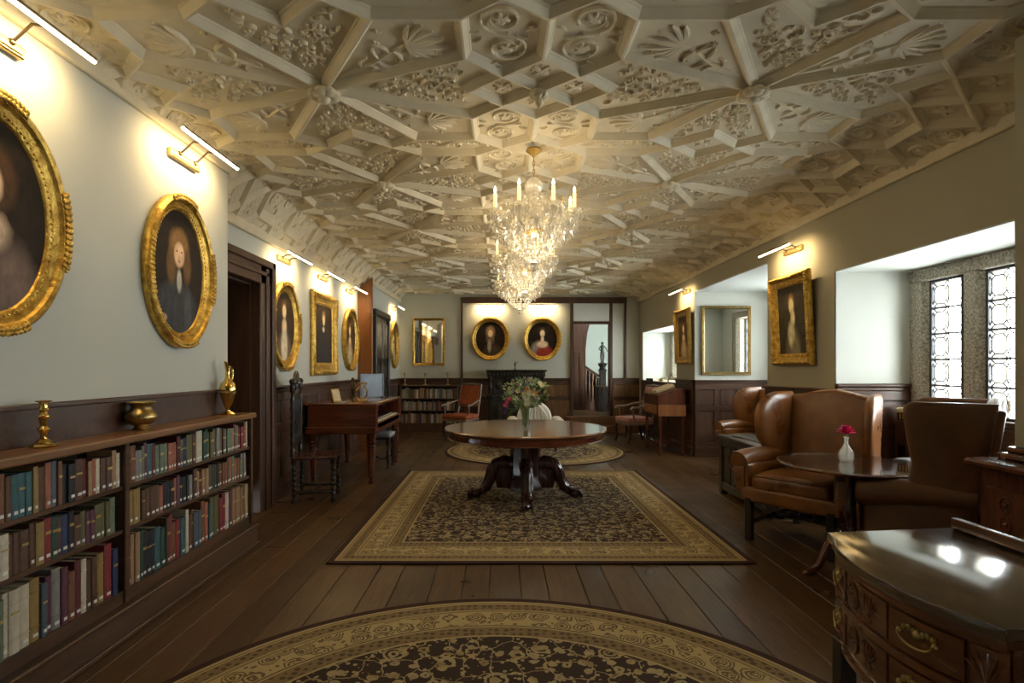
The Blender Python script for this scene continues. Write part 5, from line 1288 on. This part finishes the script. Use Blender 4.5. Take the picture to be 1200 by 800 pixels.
# --- open armchairs (front -y)
def fauteuil(label, loc, rotz, cover):
    t = thing('open_armchair', label, 'armchair', loc, rotz, 'open armchairs with pale frames')
    B().rbox((0, -0.01, 0.43), (0.54, 0.50, 0.10), 0.035, 7, lambda p: (p.x*(1+0.06*(-p.y)), p.y, p.z)).build('seat', cover, t, 60)
    B().box(-0.27, 0.27, -0.255, 0.24, 0.34, 0.385, 0.01).build('seat_rail', 'pale_frame', t, 0)
    lean = lambda z: 0.235+0.16*(z-0.4)/0.65
    b = B().rbox((0, 0, 0.83), (0.42, 0.055, 0.40), 0.025, 7)
    for v in b.bm.verts: v.co.y += lean(v.co.z)-0.012
    b.build('back_pad', cover, t, 60)
    b = B()
    b.tube([(-0.235, lean(0.38), 0.38), (-0.235, lean(0.7), 0.70), (-0.23, lean(1.04), 1.04)], 0.018, 8); b.tube([(0.235, lean(0.38), 0.38), (0.235, lean(0.7), 0.70), (0.23, lean(1.04), 1.04)], 0.018, 8)
    b.tube([(-0.235, lean(1.04), 1.04), (0, lean(1.06), 1.06), (0.235, lean(1.04), 1.04)], 0.018, 8); b.tube([(-0.235, lean(.62), .62), (0.235, lean(.62), .62)], 0.014, 8)
    b.build('back_frame', 'pale_frame', t)
    for sx in (-1, 1):
        B().tube([(sx*0.235, lean(.74), .74), (sx*0.265, 0.10, .70), (sx*0.275, -0.06, .66), (sx*0.29, -0.19, .665), (sx*0.30, -0.235, .63)], [.016, .018, .018, .019, .02], 8).build('arm', 'pale_frame', t)
        B().tube([(sx*0.255, -0.10, .385), (sx*0.275, -0.16, .50), (sx*0.285, -0.17, .655)], .015, 8).build('arm_support', 'pale_frame', t)
        B().tube([(sx*0.24, -0.22, .37), (sx*0.255, -0.25, .26), (sx*0.235, -0.225, .10), (sx*0.25, -0.255, .012)], [.03, .027, .018, .02], 8).build('leg', 'carved', t)
        B().tube([(sx*0.23, 0.23, .37), (sx*0.23, 0.25, .2), (sx*0.235, 0.31, .01)], [.024, .02, .018], 8).build('leg', 'carved', t)
    return t
fauteuil('open armchair covered in rust orange velvet before the far bookcase', (-0.80, 10.95, 0), R(-28), 'rust_velvet')
fauteuil('open armchair covered in faded rose velvet beside the writing desk', (2.47, 10.35, 0), R(-75), 'rose_velvet')

# --- armchair under a white loose cover, on the far rug
t = thing('covered_armchair', 'armchair under a white loose cover beyond the bouquet', 'armchair', (0.56, 9.35, 0.013), 0)
B().rbox((0, 0, 0.30), (0.74, 0.66, 0.26), 0.06, 7).build('seat', 'bluegrey', t, 60)
N = 18; pl = [(-0.30, 0.25), (0.30, 0.25)]+[(0.30*math.cos(PI*i/N), 0.50+0.30*math.sin(PI*i/N)) for i in range(N+1)]
B().prism(pl, 0.12, 0.30, 'xz', 0.05, 3).build('backrest', 'white_cloth', t, 60)
b = B()
for k in range(9):
    a = R(25+16*k); b.tube([(0.05*math.cos(a), 0.105, 0.74+0.03*math.sin(a)), (0.2*math.cos(a), 0.112, 0.55+.12*math.sin(a)), (0.29*math.cos(a)*1.0, 0.115, 0.40)], 0.016, 6)
b.build('cover_folds', 'white_cloth', t)
for sx in (-1, 1):
    B().rbox((sx*0.38, -0.02, 0.42), (0.18, 0.62, 0.25), 0.07, 6).build('arm', 'white_cloth', t, 60)
    for y in (-0.26, 0.26): turned(sx*0.32, y, 0, 0.18, 0.025, 'baluster', 8).build('leg', 'carved', t)
# --- carved cupboard against the far wall
t = thing('court_cupboard', 'dark carved court cupboard against the far wall under two oval portraits', 'cupboard', (0.31, BY-0.055, 0))
w = 0.62
B().box(-w-0.03, w+0.03, -0.42, 0, 1.30, 1.345, 0.01).build('top', 'black_oak', t, 0)
B().box(-w, w, -0.38, 0, 1.20, 1.30, 0.006).build('frieze', 'black_oak', t, 0)
B().box(-w+0.10, w-0.10, -0.26, 0, 0.80, 1.20).build('upper_case', 'black_oak', t, 0)
B().box(-w-0.01, w+0.01, -0.41, 0, 0.76, 0.80, 0.008).build('middle_board', 'black_oak', t, 0)
B().box(-w+0.02, w-0.02, -0.36, 0, 0.10, 0.76).build('lower_case', 'black_oak', t, 0)
B().box(-w, w, -0.40, 0, 0, 0.10, 0.008).build('plinth', 'black_oak', t, 0)
for x in (-w+0.06, 0, w-0.06): turned(x, -0.33, 0.80, 1.20, 0.045, 'baluster', 12).build('column', 'black_oak', t)
for k in range(4):
    x0 = -w+0.13+k*0.25; b = B().box(x0, x0+0.22, -0.275, -0.26, 0.84, 1.17, 0.008); b.sph((x0+0.11, -0.275, 1.0), (0.07, 0.02, 0.10), 8, 6); b.build('carved_panel', 'black_oak', t)
for k in range(3):
    x0 = -w+0.06+k*0.39; d_ = B().box(x0, x0+0.36, -0.378, -0.36, 0.15, 0.72, 0.008).build('door', 'black_oak', t, 0)
    b = B().box(x0+0.05, x0+0.31, -0.386, -0.378, 0.22, 0.65, 0.006); b.sph((x0+0.18, -0.386, 0.43), (0.08, 0.015, 0.14), 8, 6); b.build('carved_panel', 'black_oak', d_)
b = B()
for k in range(16): b.sph((-w+0.05+k*0.076, -0.382, 1.25), (0.028, 0.014, 0.03), 7, 5)
stuff(b.build('carved_lunettes', 'black_oak', t))
t = thing('bronze_figurine', 'tiny dark figurine alone on top of the court cupboard', 'figurine', (0.29, 11.95, 1.3455))
B().lathe([(0, 0), (0.03, 0), (0.03, 0.02), (0.01, 0.03), (0.016, 0.08), (0.02, 0.13), (0.008, 0.15), (0, 0.152)], seg=10).sph((0, 0, 0.168), 0.016, 7, 5).tube([(0.015, 0, 0.13), (0.05, 0, 0.15), (0.06, 0, 0.18)], 0.006, 5).tube([(-0.015, 0, 0.13), (-0.04, 0, 0.10)], 0.006, 5).build('figure', 'bronze', t)

# --- bookcase in the far corner
t = thing('low_wall_bookcase', 'low oak bookcase with three shelves in the far corner', 'bookcase', (-1.57, BY-0.055, 0))
w = 0.63
B().box(-w-0.01, w+0.02, -0.25, 0, 0.985, 1.01, 0.005).build('top', 'shelf', t, 0)
B().box(-w, w, -0.23, 0, 0, 0.20).build('plinth', 'shelf', t, 0)
B().box(-w, w, -0.015, 0, 0.20, 0.985).build('back_panel', 'black_oak', t, 0)
for z in (0.47, 0.73): B().box(-w, w, -0.225, -0.015, z-0.02, z).build('shelf', 'shelf', t, 0)
for x in (-w, w-0.03): B().box(x, x+0.03, -0.23, 0, 0.2, 0.985).build('upright', 'shelf', t, 0)
for z, hm, sn in ((0.73, 0.23, 'top'), (0.47, 0.22, 'middle'), (0.20, 0.23, 'bottom')):
    x = -w+0.034; k = 0
    while x < w-0.07:
        wd = rb.uniform(0.028, 0.048); k += 1; h = hm*rb.uniform(0.78, 0.97)
        col = rb.choice(['buff', 'tan', 'cream', 'brown', 'chestnut', 'grey', 'maroon', 'olive', 'tan', 'buff', 'grey', 'slate'])
        book((-1.57+x, BY-0.055-0.21, z+0.0005), 0, wd, h, 0.15, col, '%s book, %s from the corner end, %s shelf, far corner bookcase' % (col, ordinal(k), sn), 'books in the far corner bookcase', 0, False)
        x += wd+0.002
# three candlesticks on it
for i, (x, lb) in enumerate(((-2.10, 'brass candlestick nearest the corner on the far bookcase'), (-1.66, 'brass candlestick in the middle of the far bookcase top'), (-1.17, 'brass candlestick nearest the orange armchair on the far bookcase'))):
    t = thing('brass_candlestick', lb, 'candlestick', (x, 12.02, 1.0105))
    B().lathe([(0, 0), (0.05, 0), (0.045, 0.015), (0.014, 0.03), (0.010, 0.06), (0.02, 0.09), (0.010, 0.12), (0.010, 0.20), (0.018, 0.22), (0.014, 0.26), (0, 0.26)], seg=14).build('stem', 'brass_old', t)
    B().lathe([(0, 0.258), (0.05, 0.262), (0.052, 0.268), (0, 0.272)], seg=14).build('drip_pan', 'brass_old', t)

# --- writing desk by the wall
t = thing('writing_desk', 'old slope-topped writing desk on slim legs against the window wall', 'desk', (2.48, 8.80, 0))
W_, L_ = 0.44, 0.85
B().prism([(0, 0.62), (W_, 0.62), (W_, 1.06), (0.30, 1.06), (0, 0.95)], 0, L_, 'xz', 0.006, 1).build('slope_case', 'mahog_v', t, 0)
B().box(0.0, W_, -0.012, 0.0, 0.62, 0.80, 0.003).build('side_panel', 'orange_wood', t, 0)
d_ = B().box(-0.012, 0, 0.05, L_-0.05, 0.65, 0.78, 0.004).build('drawer', 'orange_wood', t, 0)
B().sph((-0.022, 0.42, 0.715), 0.014, 8, 6).build('knob', 'brass_old', d_)
for x in (0.02, W_-0.06):
    for y in (0.0, L_-0.04): B().box(x, x+0.04, y, y+0.04, 0, 0.62, 0.004).build('leg', 'mahog_v', t, 0)
B().box(0.03, 0.05, 0.04, L_-0.04, 0.14, 0.17).box(W_-0.05, W_-0.03, 0.04, L_-0.04, 0.14, 0.17).box(0.05, W_-0.05, 0.40, 0.43, 0.14, 0.17).build('stretcher', 'mahog_v', t, 0)
t = thing('open_book', 'old yellowed open book lying on the sloping desk top', 'book', (2.66, 9.16, 1.0185), 0)
m = Matrix.Rotation(R(-20.1), 4, 'Y')
b = B()
for s in (-1, 1):
    pr = [(0, 0.0), (s*0.20, 0.0), (s*0.205, 0.03), (s*0.14, 0.052), (s*0.06, 0.056), (s*0.01, 0.03), (0, 0.014)]
    b.prism(pr if s > 0 else pr[::-1], -0.15, 0.15, 'xz', 0, 1, m @ Matrix.Rotation(R(90), 4, 'Z') @ Matrix.Translation((0, 0, 0.006)))
b.build('pages', 'paper', t)
B().box(-0.16, 0.16, -0.215, 0.215, 0, 0.006, 0, 1, m).build('cover', 'bk_chestnut', t, 0)
t = thing('desk_lamp', 'small gilt lamp arm with a round shade beside the open book', 'lamp', (2.86, 9.53, 1.0605))
B().lathe([(0, 0), (0.04, 0), (0.035, 0.012), (0.008, 0.02), (0.007, 0.12), (0, 0.12)], seg=12).tube([(0, 0, 0.11), (-0.05, -0.0, 0.16), (-0.12, 0, 0.15)], 0.006, 6).build('stand', 'brass_old', t)
B().lathe([(0, 0.05), (0.03, 0.04), (0.05, 0.0), (0.046, 0.0), (0.028, 0.034), (0, 0.044)], (-0.12, 0, 0.10), 14).build('shade', 'gold_dim', t)
t = thing('ladder_back_chair', 'dark spindle-backed chair standing past the writing desk', 'chair', (2.68, 10.95, 0), R(-90))
B().box(-0.21, 0.21, -0.2, 0.2, 0.43, 0.46, 0.006).build('seat', 'carved', t, 0)
for sx in (-1, 1):
    for y in (-0.18, 0.18): turned(sx*0.18, y, 0, 0.43, 0.02, 'baluster', 10).build('leg', 'carved', t)
    B().tube([(sx*0.18, 0.18, 0.46), (sx*0.19, 0.24, 1.18)], 0.017, 8).build('back_post', 'carved', t)
B().box(-0.2, 0.2, 0.225, 0.25, 1.10, 1.18, 0.006).build('crest_rail', 'carved', t, 0)
for k in range(6): x = -0.13+0.052*k; B().tube([(x, 0.18, 0.46), (x, 0.232, 1.11)], 0.009, 6).build('spindle', 'carved', t)

# --- by the near window: bench, cushion, stand with a box
t = thing('window_bench', 'dark oak window bench inside the stone window bay', 'bench', (3.12, 4.12, 0))
B().box(0, 0.50, 0, 0.48, 0.44, 0.48, 0.006).build('seat', 'oak_h', t, 0)
for y in (0.02, 0.40):
    for x in (0.02, 0.42): B().box(x, x+0.06, y, y+0.06, 0, 0.44, 0.004).build('leg', 'oak_dark', t, 0)
B().box(0.02, 0.04, 0.08, 0.40, 0.12, 0.44).build('front_board', 'oak_dark', t, 0)
t = thing('grey_cushion', 'plump grey cushion lying on the window bench', 'cushion', (3.36, 4.35, 0.481))
B().rbox((0, 0, 0.095), (0.44, 0.44, 0.19), 0.094, 9, lambda p: (p.x, p.y, p.z)).build('pad', 'grey_cloth', t, 60)
t = thing('side_stand', 'narrow dark stand beside the stone window jamb', 'stand', (3.575, 4.86, 0))
B().box(-0.09, 0.09, -0.09, 0.09, 0.90, 0.935, 0.006).build('top', 'oak_dark', t, 0)
B().box(-0.075, 0.075, -0.075, 0.075, 0.72, 0.90).build('case', 'oak_dark', t, 0)
for x in (-0.075, 0.045):
    for y in (-0.075, 0.045): B().box(x, x+0.03, y, y+0.03, 0, 0.72).build('leg', 'oak_dark', t, 0)
t = thing('old_telephone', 'old telephone box with cream top and dark slotted front on the stand', 'telephone', (3.56, 4.86, 0.9355), R(-40)); t.scale = (0.72, 0.72, 0.9)
B().box(-0.10, 0.10, -0.08, 0.08, 0, 0.075, 0.006).build('slotted_body', 'black_oak', t, 0)
for k in range(6): B().box(-0.08+k*0.029, -0.066+k*0.029, -0.084, -0.078, 0.012, 0.064).build('slat', 'brass_old', t, 0)
B().box(-0.115, 0.115, -0.095, 0.095, 0.075, 0.12, 0.012, 2).build('lid', 'paper', t, 30)
B().tube([(0.10, -0.05, 0.10), (0.15, -0.06, 0.09), (0.16, -0.06, 0.0), (0.14, -0.07, -0.10)], 0.008, 6).build('cord', 'ebony', t)

# --- stair hall seen through the doorway
t = thing('stair', 'dark wooden stair with balusters seen through the far doorway', 'staircase', (1.7, 14.0, 0.33))
for k in range(6): B().box(-0.6, 0.62-0.2*k, 0.08, 0.9, 0.16*k, 0.16*(k+1)).build('step', 'oak_dark', t, 0)
B().prism([(0.76, 0.80), (0.76, 0.87), (-0.15, 1.50), (-0.15, 1.43)], -0.04, 0.04, 'xz', 0.01, 1).build('handrail', 'oak_dark', t, 0)
B().prism([(0.76, 0), (0.76, 0.18), (-0.15, 0.80), (-0.15, 0)], 0.035, 0.07, 'xz').build('spandrel_board', 'oak_dark', t, 0)
B().prism([(0.76, 0.10), (0.76, 0.80), (-0.15, 1.43), (-0.15, 0.7)], 0.10, 0.12, 'xz').build('backing_board', 'black_oak', t, 0)
for k in range(4):
    x = 0.68-0.085*k; turned(x, 0, max(0.0, 0.2+0.0*k), 0.80+(0.76-x)*0.68, 0.022, 'baluster', 8).build('baluster', 'oak_warm', t)
B().box(0.76, 0.92, -0.08, 0.08, 0, 0.96, 0.008).box(0.74, 0.94, -0.1, 0.1, 0.96, 1.0, 0.01).build('newel_post', 'black_oak', t, 0)
B().prism([(-0.3, 0.0), (0.40, 0.0), (0.40, 1.5), (0.44, 1.9), (0.54, 2.3), (0.62, 2.9), (-0.3, 2.9)], -0.10, -0.06, 'xz').build('stair_wall', 'oak_dark', t, 0)
for k in range(3): B().box(-0.02+0.13*k, 0.09+0.13*k, -0.115, -0.10, 0.15, 1.45, 0.006).build('panel', 'oak_dark', t, 0)
t = thing('newel_statuette', 'dark bronze statuette on an urn base topping the stair newel', 'statuette', (2.54, 14.0, 1.3305))
B().lathe([(0, 0), (0.09, 0), (0.10, 0.02), (0.06, 0.05), (0.11, 0.12), (0.12, 0.16), (0.05, 0.19), (0, 0.19)], seg=14).build('urn', 'ebony', t)
B().tube([(0.02, 0, 0.18), (0.03, 0, 0.33), (0.02, 0, 0.45)], [0.02, 0.028, 0.034], 8).tube([(-0.02, 0, 0.18), (-0.03, 0, 0.33), (-0.015, 0, 0.45)], [0.02, 0.028, 0.034], 8).tube([(0, 0, 0.43), (0.0, 0, 0.52), (0, 0, 0.60), (0, 0, 0.635)], [0.045, 0.04, 0.055, 0.02], 10).sph((0, 0, 0.67), 0.038, 8, 6).tube([(0.05, 0, 0.595), (0.10, 0, 0.53), (0.12, -0.02, 0.46)], 0.014, 6).tube([(-0.05, 0, 0.595), (-0.09, 0, 0.52), (-0.03, -0.05, 0.48)], 0.014, 6).build('figure', 'ebony', t)
t = thing('black_cabinet', 'small black cabinet standing at the foot of the stair newel', 'cabinet', (2.47, 13.5, 0.331))
B().box(-0.17, 0.17, -0.15, 0.15, 0, 0.58, 0.006).build('body', 'ebony', t, 0)
B().box(-0.19, 0.19, -0.17, 0.17, 0.58, 0.61, 0.006).build('top', 'oak_dark', t, 0)
d_ = B().box(-0.14, 0.14, -0.162, -0.15, 0.06, 0.54, 0.006).build('door', 'black_oak', t, 0)
B().sph((0.10, -0.172, 0.38), 0.012, 8, 6).build('knob', 'brass_old', d_)
